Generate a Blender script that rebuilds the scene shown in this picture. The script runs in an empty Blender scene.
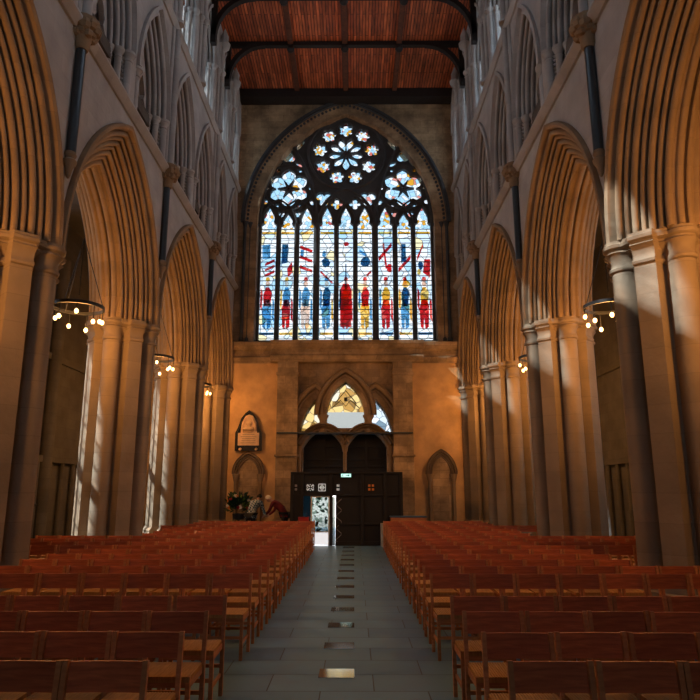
import bpy, math, random
from mathutils import Vector, Matrix
from math import pi, sin, cos, sqrt, atan2
random.seed(7)
sc = bpy.context.scene
COL = sc.collection

# ---------------------------------------------------------------- camera, world, sun, exposure
EYE = 1.75
TH = math.atan(138 / 640)
cam = bpy.data.objects.new('camera', bpy.data.cameras.new('camera')); COL.objects.link(cam)
cam.data.sensor_width = 36; cam.data.lens = 640 / 700 * 36
cam.data.clip_start = 0.05; cam.data.clip_end = 300
cam.location = (0, 0, EYE)
cam.rotation_euler = (pi / 2 + TH, 0, math.atan(4 / 640))
sc.camera = cam

w = bpy.data.worlds.new('sky'); sc.world = w; w.use_nodes = True
nt = w.node_tree; nt.nodes.clear()
tc = nt.nodes.new('ShaderNodeTexCoord'); sp = nt.nodes.new('ShaderNodeSeparateXYZ')
nt.links.new(tc.outputs['Generated'], sp.inputs[0])
cr = nt.nodes.new('ShaderNodeValToRGB')
cr.color_ramp.elements[0].position = 0.0; cr.color_ramp.elements[0].color = (1.0, 1.0, 1.0, 1)
cr.color_ramp.elements[1].position = 0.9; cr.color_ramp.elements[1].color = (0.62, 0.80, 1.0, 1)
nt.links.new(sp.outputs['Z'], cr.inputs[0])
bg = nt.nodes.new('ShaderNodeBackground'); bg.inputs[1].default_value = 6.0
nt.links.new(cr.outputs[0], bg.inputs[0])
wo = nt.nodes.new('ShaderNodeOutputWorld'); nt.links.new(bg.outputs[0], wo.inputs[0])

sun = bpy.data.objects.new('sun', bpy.data.lights.new('sun', 'SUN')); COL.objects.link(sun)
sun.data.energy = 12.0; sun.data.angle = 0.01; sun.data.color = (1.0, 0.93, 0.84)
sun.rotation_euler = Vector((0.70, 0.24, -0.735)).to_track_quat('-Z', 'Y').to_euler()

sc.view_settings.view_transform = 'Standard'
sc.view_settings.look = 'None'
sc.view_settings.exposure = 0.38
sc.view_settings.gamma = 1.0
sc.view_settings.use_curve_mapping = False

def portal(name, loc, rot, sx, sy):
    d = bpy.data.lights.new(name, 'AREA'); d.shape = 'RECTANGLE'; d.size = sx; d.size_y = sy
    d.cycles.is_portal = True
    o = bpy.data.objects.new(name, d); COL.objects.link(o); o.location = loc; o.rotation_euler = rot
LAMP_W = 180.0          # one ring chandelier
LAMP_C = (1.0, 0.43, 0.11)

# ---------------------------------------------------------------- main dimensions (metres)
CX = -0.33              # centre line of the nave
HW = 4.50               # centre line to nave face of the wall
XR, XL = CX + HW, CX - HW
TK = 1.56               # arcade thickness
BAY = 5.1
D = 24.72               # west wall face
PY = [D, 20.3, 15.05, 9.8, 4.55, -0.7]      # pier rows, 24.72 (respond) ... -0.78
H_CAP = 5.59
H_S1 = 9.64
H_TC = 10.95
H_S2 = 13.90
H_CC = 16.25
H_TOP = 18.26
A_R, A_E = 4.05, 1.53   # arcade arch radius and centre offset
portal('west_window_portal', (CX, D + 1.3, 12.0), (-pi/2, 0, 0), 7.2, 10.2)
portal('left_clerestory_portal', (XL - 2.2, 9.5, 16.0), (0, -pi/2, 0), 4.6, 31)
portal('right_clerestory_portal', (XR + 2.2, 9.5, 16.0), (0, pi/2, 0), 4.6, 31)
portal('left_aisle_portal', (XL - 5.3, 8, 6.5), (0, -pi/2, 0), 7.2, 24)
portal('right_aisle_portal', (XR + 5.3, 8, 6.5), (0, pi/2, 0), 7.2, 24)
portal('east_window_portal', (CX, -6.3, 12.3), (pi/2, 0, 0), 5.4, 9)
portal('portal_lights_portal', (CX, D + 1.4, 4.2), (-pi/2, 0, 0), 5.0, 4.8)

# ---------------------------------------------------------------- materials
def newmat(name):
    m = bpy.data.materials.new(name); m.use_nodes = True
    return m, m.node_tree, m.node_tree.nodes['Principled BSDF']
def N(t, kind, **kw):
    n = t.nodes.new(kind)
    for k, v in kw.items():
        if k in n.inputs: n.inputs[k].default_value = v
        else: setattr(n, k, v)
    return n
def ramp(t, a, b, p0=0.0, p1=1.0):
    r = t.nodes.new('ShaderNodeValToRGB')
    r.color_ramp.elements[0].position = p0; r.color_ramp.elements[0].color = (*a, 1)
    r.color_ramp.elements[1].position = p1; r.color_ramp.elements[1].color = (*b, 1)
    return r
def stone(name, base, vary=0.25, rough=0.85, joints=True, bw=0.75, bh=0.34, joint_dark=0.72, stain=None, blotch=0.0):
    m, t, b = newmat(name)
    g = N(t, 'ShaderNodeNewGeometry'); s = N(t, 'ShaderNodeSeparateXYZ'); t.links.new(g.outputs['Position'], s.inputs[0])
    ad = N(t, 'ShaderNodeMath', operation='ADD'); t.links.new(s.outputs['X'], ad.inputs[0]); t.links.new(s.outputs['Y'], ad.inputs[1])
    c = N(t, 'ShaderNodeCombineXYZ'); t.links.new(ad.outputs[0], c.inputs[0]); t.links.new(s.outputs['Z'], c.inputs[1])
    lo = tuple(v * (1 - vary) for v in base); hi = tuple(min(1, v * (1 + vary * .7)) for v in base)
    n1 = N(t, 'ShaderNodeTexNoise', Scale=1.7, Detail=6.0); t.links.new(g.outputs['Position'], n1.inputs['Vector'])
    r1 = ramp(t, lo, hi, .3, .72); t.links.new(n1.outputs['Fac'], r1.inputs[0])
    col = r1.outputs[0]
    if blotch > 0:
        n3 = N(t, 'ShaderNodeTexNoise', Scale=.9, Detail=8.0, Roughness=.7); t.links.new(g.outputs['Position'], n3.inputs['Vector'])
        r3 = ramp(t, (1 - blotch,) * 3, (1, 1, 1), .42, .58); t.links.new(n3.outputs['Fac'], r3.inputs[0])
        mx = N(t, 'ShaderNodeMix', data_type='RGBA', blend_type='MULTIPLY'); mx.inputs[0].default_value = 1
        t.links.new(col, mx.inputs[6]); t.links.new(r3.outputs[0], mx.inputs[7]); col = mx.outputs[2]
    bump_in = None
    if joints:
        br = N(t, 'ShaderNodeTexBrick'); br.inputs['Scale'].default_value = 1
        br.inputs['Brick Width'].default_value = bw; br.inputs['Row Height'].default_value = bh
        br.inputs['Mortar Size'].default_value = .008; br.inputs['Mortar Smooth'].default_value = .4
        br.inputs['Color1'].default_value = (1, 1, 1, 1); br.inputs['Color2'].default_value = (1 - vary * .8,) * 3 + (1,)
        br.inputs['Mortar'].default_value = (joint_dark,) * 3 + (1,)
        t.links.new(c.outputs[0], br.inputs['Vector'])
        mx = N(t, 'ShaderNodeMix', data_type='RGBA', blend_type='MULTIPLY'); mx.inputs[0].default_value = 1
        t.links.new(col, mx.inputs[6]); t.links.new(br.outputs['Color'], mx.inputs[7]); col = mx.outputs[2]
    t.links.new(col, b.inputs['Base Color'])
    b.inputs['Roughness'].default_value = rough
    n2 = N(t, 'ShaderNodeTexNoise', Scale=14.0, Detail=5.0); t.links.new(g.outputs['Position'], n2.inputs['Vector'])
    bp = N(t, 'ShaderNodeBump', Strength=.25, Distance=.03); t.links.new(n2.outputs['Fac'], bp.inputs['Height'])
    t.links.new(bp.outputs[0], b.inputs['Normal'])
    return m
def plain(name, base, rough=.6, metal=0.0, vary=.15, scale=6.0, bump=.1, emit=None, es=0, rnd=0.0):
    m, t, b = newmat(name)
    tc = N(t, 'ShaderNodeTexCoord')
    n1 = N(t, 'ShaderNodeTexNoise', Scale=scale, Detail=4.0); t.links.new(tc.outputs['Object'], n1.inputs['Vector'])
    r1 = ramp(t, tuple(v * (1 - vary) for v in base), tuple(min(1, v * (1 + vary)) for v in base), .3, .7)
    t.links.new(n1.outputs['Fac'], r1.inputs[0]); col = r1.outputs[0]
    t.links.new(col, b.inputs['Base Color'])
    b.inputs['Roughness'].default_value = rough; b.inputs['Metallic'].default_value = metal
    if bump:
        bp = N(t, 'ShaderNodeBump', Strength=bump, Distance=.01); t.links.new(n1.outputs['Fac'], bp.inputs['Height'])
        t.links.new(bp.outputs[0], b.inputs['Normal'])
    if emit:
        b.inputs['Emission Color'].default_value = (*emit, 1); b.inputs['Emission Strength'].default_value = es
    return m
def wood(name, a, bcol, rough=.45, sc_=(3, 3, 30), rnd=.25):
    m, t, b = newmat(name)
    tc = N(t, 'ShaderNodeTexCoord'); mp = N(t, 'ShaderNodeMapping'); mp.inputs['Scale'].default_value = sc_
    t.links.new(tc.outputs['Object'], mp.inputs[0])
    n1 = N(t, 'ShaderNodeTexNoise', Scale=2.0, Detail=6.0, Distortion=.6); t.links.new(mp.outputs[0], n1.inputs['Vector'])
    r1 = ramp(t, a, bcol, .25, .75); t.links.new(n1.outputs['Fac'], r1.inputs[0])
    oi = N(t, 'ShaderNodeObjectInfo'); mr = N(t, 'ShaderNodeMapRange'); mr.inputs[3].default_value = 1 - rnd; mr.inputs[4].default_value = 1 + rnd * .6
    t.links.new(oi.outputs['Random'], mr.inputs[0])
    mx = N(t, 'ShaderNodeMix', data_type='RGBA', blend_type='MULTIPLY'); mx.inputs[0].default_value = 1
    t.links.new(r1.outputs[0], mx.inputs[6]); t.links.new(mr.outputs[0], mx.inputs[7])
    t.links.new(mx.outputs[2], b.inputs['Base Color']); b.inputs['Roughness'].default_value = rough
    return m
def glass(name, cols, scale=6.0, lead=True, fac=.42):
    """coloured glass: light from the sky passes through tinted; lead lines stay dark"""
    m = bpy.data.materials.new(name); m.use_nodes = True; t = m.node_tree; t.nodes.clear()
    g = N(t, 'ShaderNodeNewGeometry')
    v = N(t, 'ShaderNodeTexVoronoi', Scale=scale); t.links.new(g.outputs['Position'], v.inputs['Vector'])
    cols = [(w_, tuple(c_*fac for c_ in cc)) for w_, cc in cols]
    s = N(t, 'ShaderNodeSeparateColor'); t.links.new(v.outputs['Color'], s.inputs[0])
    r = t.nodes.new('ShaderNodeValToRGB'); r.color_ramp.interpolation = 'CONSTANT'
    el = r.color_ramp.elements; el[0].position = 0; el[0].color = (*cols[0][1], 1); acc = cols[0][0]
    el[1].position = acc; el[1].color = (*cols[min(1, len(cols)-1)][1], 1)
    if len(cols) > 1: acc += cols[1][0]
    for wgt, c in cols[2:]:
        e = el.new(min(acc, .999)); e.color = (*c, 1); acc += wgt
    t.links.new(s.outputs[0], r.inputs[0]); col = r.outputs[0]
    if lead:
        v2 = N(t, 'ShaderNodeTexVoronoi', Scale=scale, feature='DISTANCE_TO_EDGE'); t.links.new(g.outputs['Position'], v2.inputs['Vector'])
        lt = N(t, 'ShaderNodeMath', operation='GREATER_THAN'); lt.inputs[1].default_value = .035; t.links.new(v2.outputs['Distance'], lt.inputs[0])
        mx = N(t, 'ShaderNodeMix', data_type='RGBA', blend_type='MULTIPLY'); mx.inputs[0].default_value = .45
        t.links.new(col, mx.inputs[6]); t.links.new(lt.outputs[0], mx.inputs[7]); col = mx.outputs[2]
    tr = N(t, 'ShaderNodeBsdfTransparent'); t.links.new(col, tr.inputs[0])
    gl = N(t, 'ShaderNodeBsdfGlossy', Roughness=.15); gl.inputs[0].default_value = (.8, .8, .8, 1)
    ms = N(t, 'ShaderNodeMixShader'); ms.inputs[0].default_value = .04
    t.links.new(tr.outputs[0], ms.inputs[1]); t.links.new(gl.outputs[0], ms.inputs[2])
    o = N(t, 'ShaderNodeOutputMaterial'); t.links.new(ms.outputs[0], o.inputs[0])
    return m

M = {}
M['stone'] = stone('limestone', (.30, .24, .18), .22, joints=True)
M['dark_stone'] = stone('shade_dark_aisle_stone', (.10, .09, .08), .25)  # shade of the aisles is put into this dark base colour
M['surround'] = stone('brown_weathered_moulding', (.17, .12, .085), .3, joints=False)
M['mould'] = stone('moulded_limestone', (.30, .205, .12), .22, joints=True, bw=3.0, bh=.38, joint_dark=.8)
M['grey'] = stone('pale_grey_limestone', (.43, .42, .41), .16, joints=True, joint_dark=.85)
M['west'] = stone('weathered_west_stone', (.50, .34, .19), .35, joints=True, bw=.62, bh=.30, joint_dark=.6, blotch=.45)
M['render'] = stone('smooth_ochre_wall_plaster', (.62, .38, .17), .22, joints=False, blotch=.15)
M['pier'] = stone('pier_limestone', (.27, .20, .13), .18, joints=True, bw=9.0, bh=.42, joint_dark=.8)
M['tracery'] = stone('dark_grey_tracery_stone', (.060, .066, .072), .3, joints=False)  # dark blue-grey base colour for tracery and window surround
M['marble'] = plain('dark_polished_marble', (.025, .03, .034), .3)
M['iron'] = plain('black_iron', (.012, .013, .015), .5, .4)
M['lead'] = plain('window_lead', (.02, .02, .02), .7)
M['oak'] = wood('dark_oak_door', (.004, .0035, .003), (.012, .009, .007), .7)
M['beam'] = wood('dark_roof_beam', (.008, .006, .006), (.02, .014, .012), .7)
M['chair'] = wood('red_brown_chair_wood', (.34, .11, .035), (.60, .24, .08), .5, (2, 2, 14))
M['chair_back'] = wood('red_brown_back_board', (.30, .062, .020), (.60, .15, .045), .5, (2, 12, 20))
M['purlin'] = wood('red_brown_roof_purlin', (.06, .02, .01), (.14, .045, .02), .7)
M['rush'] = wood('woven_rush_seat', (.32, .15, .04), (.55, .29, .09), .7, (40, 3, 3))
M['bulb'] = plain('glowing_bulb', (1, .7, .4), .4, emit=(1.0, .60, .25), es=4, bump=0)
M['cream'] = plain('pale_marble', (.62, .50, .36), .5)
M['tablet'] = plain('tablet_alabaster', (.66, .46, .28), .5)
M['black'] = plain('black_slate', (.012, .014, .016), .35)
M['skin'] = plain('skin', (.55, .33, .24), .6, bump=0)
M['red_cloth'] = plain('dark_red_wool', (.16, .012, .018), .85)
M['trouser'] = plain('dark_trousers', (.02, .022, .03), .85)
M['white_hair'] = plain('white_hair', (.75, .72, .68), .8)
M['dark_hair'] = plain('dark_hair', (.02, .016, .014), .7)
M['leaf'] = plain('dark_green_leaf', (.015, .05, .018), .5)
M['leaf2'] = plain('light_green_leaf', (.12, .26, .03), .5)
M['pot'] = plain('dark_pot', (.03, .03, .035), .5)
for nm, c in (('fl_red', (.5, .02, .04)), ('fl_white', (.75, .7, .62)), ('fl_orange', (.75, .25, .04)), ('fl_lime', (.35, .6, .05)),
              ('blue_cloth', (.05, .11, .2)), ('paper', (.7, .72, .72)), ('sign_green', (.05, .30, .22)), ('fret', (.75, .78, .76)),
              ('red_box', (.35, .015, .012)), ('grey_board', (.35, .34, .33))):
    M[nm] = plain(nm, c, .7, bump=0)
M['exit'] = plain('lit_sign_face', (.4, .8, .75), .5, emit=(.55, .95, .9), es=.9, bump=0)
M['clear'] = glass('clear_leaded_glass', [(.5, (.80, .88, .95)), (.5, (.92, .96, 1.0))], 3.0, fac=.9)
M['dim'] = glass('grey_tinted_glass', [(.5, (.80, .90, 1.0)), (.5, (.88, .95, 1.0))], 3.0, fac=.5)
M['deep'] = glass('sun_dimming_clerestory_glass', [(.5, (.80, .88, .95)), (.5, (.92, .96, 1.0))], 3.0, fac=.72)  # far left panes darkened to weaken sun patches on the right piers
M['milk'] = plain('glowing_white_kick_panel', (.8, .8, .77), .5, emit=(.95, .97, 1), es=.55, bump=0)  # emission stands in for daylight on the lower door panel
M['fretglow'] = plain('self_glowing_fret_panel', (.7, .72, .7), .6, emit=(.8, .9, .9), es=.22, bump=0)  # glow put into the fret bars in place of daylight behind them
M['steel'] = plain('polished_steel_floor_plate', (.55, .58, .60), .07, .85, vary=.05, bump=0)

# patterned shirt
def shirt():
    m, t, b = newmat('blue_white_patterned_cloth')
    tc = N(t, 'ShaderNodeTexCoord'); v = N(t, 'ShaderNodeTexChecker', Scale=16.0); t.links.new(tc.outputs['Object'], v.inputs['Vector'])
    v.inputs['Color1'].default_value = (.45, .52, .58, 1); v.inputs['Color2'].default_value = (.04, .09, .15, 1)
    t.links.new(v.outputs[0], b.inputs['Base Color']); b.inputs['Roughness'].default_value = .85
    return m
M['shirt'] = shirt()
# floor: large dark slate slabs, slightly polished
def floor_mat():
    m, t, b = newmat('slate_slab_floor')
    g = N(t, 'ShaderNodeNewGeometry')
    br = N(t, 'ShaderNodeTexBrick'); br.inputs['Scale'].default_value = 1
    br.inputs['Brick Width'].default_value = .95; br.inputs['Row Height'].default_value = .52; br.inputs['Mortar Size'].default_value = .006
    br.inputs['Color1'].default_value = (.125, .255, .37, 1); br.inputs['Color2'].default_value = (.098, .205, .30, 1); br.inputs['Mortar'].default_value = (.03, .038, .043, 1)
    mp = N(t, 'ShaderNodeMapping'); mp.inputs['Location'].default_value = (.3, .1, 0); t.links.new(g.outputs['Position'], mp.inputs[0]); t.links.new(mp.outputs[0], br.inputs['Vector'])
    n = N(t, 'ShaderNodeTexNoise', Scale=2.2, Detail=7.0, Roughness=.65); t.links.new(g.outputs['Position'], n.inputs['Vector'])
    r = ramp(t, (.75, .75, .75), (1.2, 1.2, 1.2), .3, .7); t.links.new(n.outputs['Fac'], r.inputs[0])
    mx = N(t, 'ShaderNodeMix', data_type='RGBA', blend_type='MULTIPLY'); mx.inputs[0].default_value = 1
    t.links.new(br.outputs['Color'], mx.inputs[6]); t.links.new(r.outputs[0], mx.inputs[7]); t.links.new(mx.outputs[2], b.inputs['Base Color'])
    r2 = ramp(t, (.34,) * 3, (.52,) * 3, .3, .7); t.links.new(n.outputs['Fac'], r2.inputs[0]); t.links.new(r2.outputs[0], b.inputs['Roughness'])
    bp = N(t, 'ShaderNodeBump', Strength=.15, Distance=.02); t.links.new(n.outputs['Fac'], bp.inputs['Height']); t.links.new(bp.outputs[0], b.inputs['Normal'])
    return m
M['floor'] = floor_mat()
def ceil_mat():
    m, t, b = newmat('red_brown_boarded_ceiling')
    g = N(t, 'ShaderNodeNewGeometry'); s = N(t, 'ShaderNodeSeparateXYZ'); t.links.new(g.outputs['Position'], s.inputs[0])
    c = N(t, 'ShaderNodeCombineXYZ'); t.links.new(s.outputs['Y'], c.inputs[0]); t.links.new(s.outputs['X'], c.inputs[1])
    br = N(t, 'ShaderNodeTexBrick'); br.inputs['Scale'].default_value = 1; br.inputs['Brick Width'].default_value = 2.2; br.inputs['Row Height'].default_value = .11
    br.inputs['Mortar Size'].default_value = .012; br.inputs['Color1'].default_value = (.62, .17, .06, 1); br.inputs['Color2'].default_value = (.28, .065, .026, 1); br.inputs['Mortar'].default_value = (.03, .008, .006, 1)
    t.links.new(c.outputs[0], br.inputs['Vector'])
    mp = N(t, 'ShaderNodeMapping'); mp.inputs['Scale'].default_value = (9, 1.2, 1); t.links.new(g.outputs['Position'], mp.inputs[0])
    n = N(t, 'ShaderNodeTexNoise', Scale=1.5, Detail=6.0); t.links.new(mp.outputs[0], n.inputs['Vector'])
    r = ramp(t, (.45, .45, .45), (1.5, 1.4, 1.3), .3, .75); t.links.new(n.outputs['Fac'], r.inputs[0])
    mx = N(t, 'ShaderNodeMix', data_type='RGBA', blend_type='MULTIPLY'); mx.inputs[0].default_value = 1
    t.links.new(br.outputs['Color'], mx.inputs[6]); t.links.new(r.outputs[0], mx.inputs[7]); t.links.new(mx.outputs[2], b.inputs['Base Color'])
    b.inputs['Roughness'].default_value = .6
    return m
M['ceiling'] = ceil_mat()
WHITE, PALEB, BLUE, DBLUE, RED, GOLD = (.97, .99, 1.0), (.68, .86, .96), (.25, .50, .68), (.12, .30, .44), (.80, .12, .14), (.90, .62, .18)
M['g_quarry'] = glass('white_quarry_glass', [(.52, WHITE), (.30, (.86, .94, 1.0)), (.10, PALEB), (.08, (1, .93, .72))], 2.6)
M['g_head'] = glass('blue_white_head_glass', [(.34, PALEB), (.50, WHITE), (.10, GOLD), (.06, (.75, .35, .35))], 7.0)
M['g_rose'] = glass('pale_blue_rose_glass', [(.50, PALEB), (.34, WHITE), (.10, (.9, .55, .5)), (.06, GOLD)], 4.5)
M['g_foil'] = glass('mixed_rosette_glass', [(.46, WHITE), (.30, PALEB), (.12, GOLD), (.12, (.85, .40, .35))], 8.0)
M['g_red'] = glass('ruby_glass', [(.8, RED), (.2, (.95, .35, .3))], 5.0, lead=False, fac=1.0)
M['g_blue'] = glass('blue_glass', [(.6, BLUE), (.4, (.35, .62, .82))], 5.0, lead=False, fac=1.0)
M['g_dblue'] = glass('deep_blue_glass', [(.6, DBLUE), (.4, (.1, .26, .42))], 5.0, lead=False, fac=1.0)
M['g_gold'] = glass('gold_glass', [(.7, GOLD), (.3, (1, .8, .4))], 5.0, lead=False, fac=1.0)
M['g_flesh'] = glass('flesh_glass', [(.7, (.95, .78, .68)), (.3, (.9, .7, .6))], 5.0, lead=False, fac=1.0)
M['g_portal'] = glass('amber_pictorial_glass', [(.30, (.95, .80, .50)), (.30, (.75, .55, .25)), (.25, (.97, .92, .8)), (.15, (.55, .40, .18))], 3.2)
M['g_portal_w'] = glass('clear_lower_portal_glass', [(.6, (.93, .95, .93)), (.4, (.88, .9, .84))], 1.5, lead=False, fac=.30)
M['g_portal_r'] = glass('grey_white_pictorial_glass', [(.45, (.85, .92, .97)), (.3, (.45, .55, .62)), (.25, (.95, .97, 1))], 3.6)
M['g_leafy'] = glass('etched_leaf_glass', [(.55, (.85, .9, .88)), (.25, (.45, .55, .5)), (.20, (.08, .14, .12))], 14.0, fac=.36)
M['g_teal'] = glass('dark_teal_glass', [(.5, (.03, .08, .1)), (.5, (.05, .11, .13))], 3.0, lead=False)

# ---------------------------------------------------------------- mesh helpers
class MB:
    def __init__(s): s.v = []; s.f = []
    def add(s, vs, fs):
        n = len(s.v); s.v += [tuple(p) for p in vs]; s.f += [tuple(i + n for i in f) for f in fs]; return s
    def box(s, x0, x1, y0, y1, z0, z1, mt=None):
        vs = [Vector(p) for p in ((x0,y0,z0),(x1,y0,z0),(x1,y1,z0),(x0,y1,z0),(x0,y0,z1),(x1,y0,z1),(x1,y1,z1),(x0,y1,z1))]
        if mt: vs = [mt @ p for p in vs]
        return s.add(vs, [(0,3,2,1),(4,5,6,7),(0,1,5,4),(1,2,6,5),(2,3,7,6),(3,0,4,7)])
    def beam(s, a, b, w_, h_, up=(0, 0, 1)):
        a, b = Vector(a), Vector(b); d = (b - a); L = d.length; d.normalize()
        u = Vector(up); x = d.cross(u)
        if x.length < 1e-4: x = d.cross(Vector((0, 1, 0)))
        x.normalize(); y = x.cross(d)
        vs = [a + x*i*w_/2 + y*j*h_/2 + d*k for k in (0, L) for i, j in ((-1,-1),(1,-1),(1,1),(-1,1))]
        return s.add(vs, [(0,3,2,1),(4,5,6,7),(0,1,5,4),(1,2,6,5),(2,3,7,6),(3,0,4,7)])
    def tube(s, pts, r, n=8, closed=False, cap=True):
        pts = [Vector(p) for p in pts]; m = len(pts); rs = r if isinstance(r, (list, tuple)) else [r] * m
        ref = None; vs = []
        for i, p in enumerate(pts):
            if closed: d = pts[(i+1) % m] - pts[i-1]
            else: d = pts[min(i+1, m-1)] - pts[max(i-1, 0)]
            d.normalize()
            if ref is None:
                ref = d.orthogonal().normalized()
            ref = (ref - d * ref.dot(d)); ref.normalize(); q = d.cross(ref)
            for k in range(n):
                a = 2*pi*k/n; vs.append(p + (ref*cos(a) + q*sin(a)) * rs[i])
        fs = []
        for i in range(m if closed else m-1):
            j = (i+1) % m
            for k in range(n): fs.append((i*n+k, i*n+(k+1) % n, j*n+(k+1) % n, j*n+k))
        if not closed and cap: fs += [tuple(range(n-1, -1, -1)), tuple((m-1)*n+k for k in range(n))]
        return s.add(vs, fs)
    def lathe(s, prof, n=20, c=(0, 0, 0), a0=0, a1=2*pi):
        full = abs(a1-a0-2*pi) < 1e-6; k_ = n if full else n+1; vs = []
        for r, z in prof:
            for k in range(k_):
                a = a0 + (a1-a0)*k/n; vs.append((c[0]+r*cos(a), c[1]+r*sin(a), c[2]+z))
        fs = []
        for i in range(len(prof)-1):
            for k in range(n): 
                k2 = (k+1) % k_
                fs.append((i*k_+k, i*k_+k2, (i+1)*k_+k2, (i+1)*k_+k))
        if full:
            fs += [tuple(range(k_-1, -1, -1)), tuple((len(prof)-1)*k_+k for k in range(k_))]
        return s.add(vs, fs)
    def sph(s, c, r, n=10, m=7, sc_=(1, 1, 1)):
        prof = [(max(1e-4, r*sin(pi*i/m)), -r*cos(pi*i/m)) for i in range(m+1)]
        b = MB().lathe(prof, n); return s.add([(c[0]+x*sc_[0], c[1]+y*sc_[1], c[2]+z*sc_[2]) for x, y, z in b.v], b.f)
    def mesh(s, name, m, smooth=False):
        me = bpy.data.meshes.new(name); me.from_pydata(s.v, [], s.f); me.materials.append(m)
        if smooth: me.polygons.foreach_set('use_smooth', [True]*len(me.polygons))
        me.update(); return me
    def build(s, name, m, parent=None, smooth=False, loc=None, bev=0):
        o = bpy.data.objects.new(name, s.mesh(name, m, smooth)); COL.objects.link(o)
        if parent: o.parent = parent
        if loc: o.location = loc
        if smooth:
            md = o.modifiers.new('edges', 'EDGE_SPLIT'); md.split_angle = math.radians(38)
        if bev:
            md = o.modifiers.new('bevel', 'BEVEL'); md.width = bev; md.segments = 2; md.limit_method = 'ANGLE'
        return o
def tag(o, label=None, cat=None, group=None, kind=None):
    if label: o['label'] = label
    if cat: o['category'] = cat
    if group: o['group'] = group
    if kind: o['kind'] = kind
    return o
def empty(name, loc=(0, 0, 0), rz=0, label=None, cat=None, group=None, kind=None):
    o = bpy.data.objects.new(name, None); COL.objects.link(o); o.location = loc; o.rotation_euler = (0, 0, rz)
    o.empty_display_size = .2
    return tag(o, label, cat, group, kind)
KIDS = {}
def part(mb, name, m, parent, smooth=False, bev=0, loc=None):
    o = mb.build(name, m, parent, smooth, loc, bev); KIDS.setdefault(parent.name, []).append(o); return o
def copy_tree(o, loc=None, rz=None, label=None, scale=None, parent=None):
    c = o.copy(); COL.objects.link(c); c.parent = parent
    if loc is not None: c.location = loc
    if rz is not None: c.rotation_euler = (0, 0, rz)
    if scale is not None: c.scale = scale
    if label: c['label'] = label
    for ch in KIDS.get(o.name, []):
        k = copy_tree(ch, parent=c); KIDS.setdefault(c.name, []).append(k)
    return c
def inside(p, lp):
    x, y = p; c = False; n = len(lp); j = n-1
    for i in range(n):
        xi, yi = lp[i]; xj, yj = lp[j]
        if (yi > y) != (yj > y) and x < (xj-xi)*(y-yi)/(yj-yi)+xi: c = not c
        j = i
    return c
def fillpoly(name, loops, d0, d1, m, fn, parent=None):
    """flat plate: first loop is the outline, the rest are holes (they may overlap); fn(a, b, depth) places it"""
    from mathutils.geometry import delaunay_2d_cdt
    vs = []; es = []
    for lp in loops:
        n0 = len(vs); vs += [Vector((p[0], p[1])) for p in lp]; es += [(n0+i, n0+(i+1) % len(lp)) for i in range(len(lp))]
    V2, E2, F2, _, _, _ = delaunay_2d_cdt(vs, es, [], 0, 1e-5)
    bbs = [(min(p[0] for p in lp), max(p[0] for p in lp), min(p[1] for p in lp), max(p[1] for p in lp)) for lp in loops]
    keep = []
    for f in F2:
        c = (sum(V2[i][0] for i in f)/len(f), sum(V2[i][1] for i in f)/len(f))
        if not inside(c, loops[0]): continue
        if any(b[0] <= c[0] <= b[1] and b[2] <= c[1] <= b[3] and inside(c, lp) for lp, b in zip(loops[1:], bbs[1:])): continue
        keep.append(tuple(f))
    n = len(V2); cnt = {}
    for f in keep:
        for i in range(len(f)):
            e = (f[i], f[(i+1) % len(f)]); cnt[e] = 1
    mb = MB(); mb.v = [tuple(fn(v[0], v[1], d)) for d in (d0, d1) for v in V2]
    mb.f = [tuple(reversed(f)) for f in keep] + [tuple(i+n for i in f) for f in keep]
    for a, b in cnt:
        if (b, a) not in cnt: mb.f.append((a, b, b+n, a+n))
    me = mb.mesh(name, m)
    import bmesh
    bm = bmesh.new(); bm.from_mesh(me); bmesh.ops.delete(bm, geom=[v for v in bm.verts if not v.link_faces], context='VERTS')
    bmesh.ops.recalc_face_normals(bm, faces=bm.faces); bm.to_mesh(me); bm.free()
    o = bpy.data.objects.new(name, me); COL.objects.link(o)
    if parent: o.parent = parent; KIDS.setdefault(parent.name, []).append(o)
    return o
def XZ(y0=0): return lambda a, b, d: Vector((a, y0+d, b))
def gothic(r, e, n=14, cx=0, cz=0, half=None):
    """pointed arch curve of radius r about centres +-e: springing left .. apex .. springing right"""
    ph = math.acos(e/r); L = [(cx-(r*cos(ph*i/n)-e), cz+r*sin(ph*i/n)) for i in range(n+1)]
    R = [(2*cx-x, z) for x, z in reversed(L[:-1])]
    return L + R
def gs(r, e, n, q, z, k): return [(q+(x-q)*k, zz) for x, zz in gothic(r, e, n, q, z)]
def arch_re(halfspan, rise):
    r = (halfspan**2 + rise**2) / (2*halfspan); return r, r - halfspan
def sweep_arch(mb, prof, e, cx, cz, fn, n=16, leg=0.0):
    """sweep a closed-or-open profile [(radius, depth)] round a pointed arch"""
    rows = []
    for r, d in prof:
        g = gothic(r, e, n, cx, cz)
        if leg > 0: g = [(g[0][0], cz-leg)] + g + [(g[-1][0], cz-leg)]
        rows.append([fn(x, z, d) for x, z in g])
    m = len(rows[0]); vs = [p for r_ in rows for p in r_]; fs = []
    for i in range(len(rows)-1):
        for k in range(m-1): fs.append((i*m+k, i*m+k+1, (i+1)*m+k+1, (i+1)*m+k))
    fs.append(tuple(i*m for i in range(len(rows)))); fs.append(tuple(i*m+m-1 for i in reversed(range(len(rows)))))
    return mb.add(vs, fs)
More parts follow.
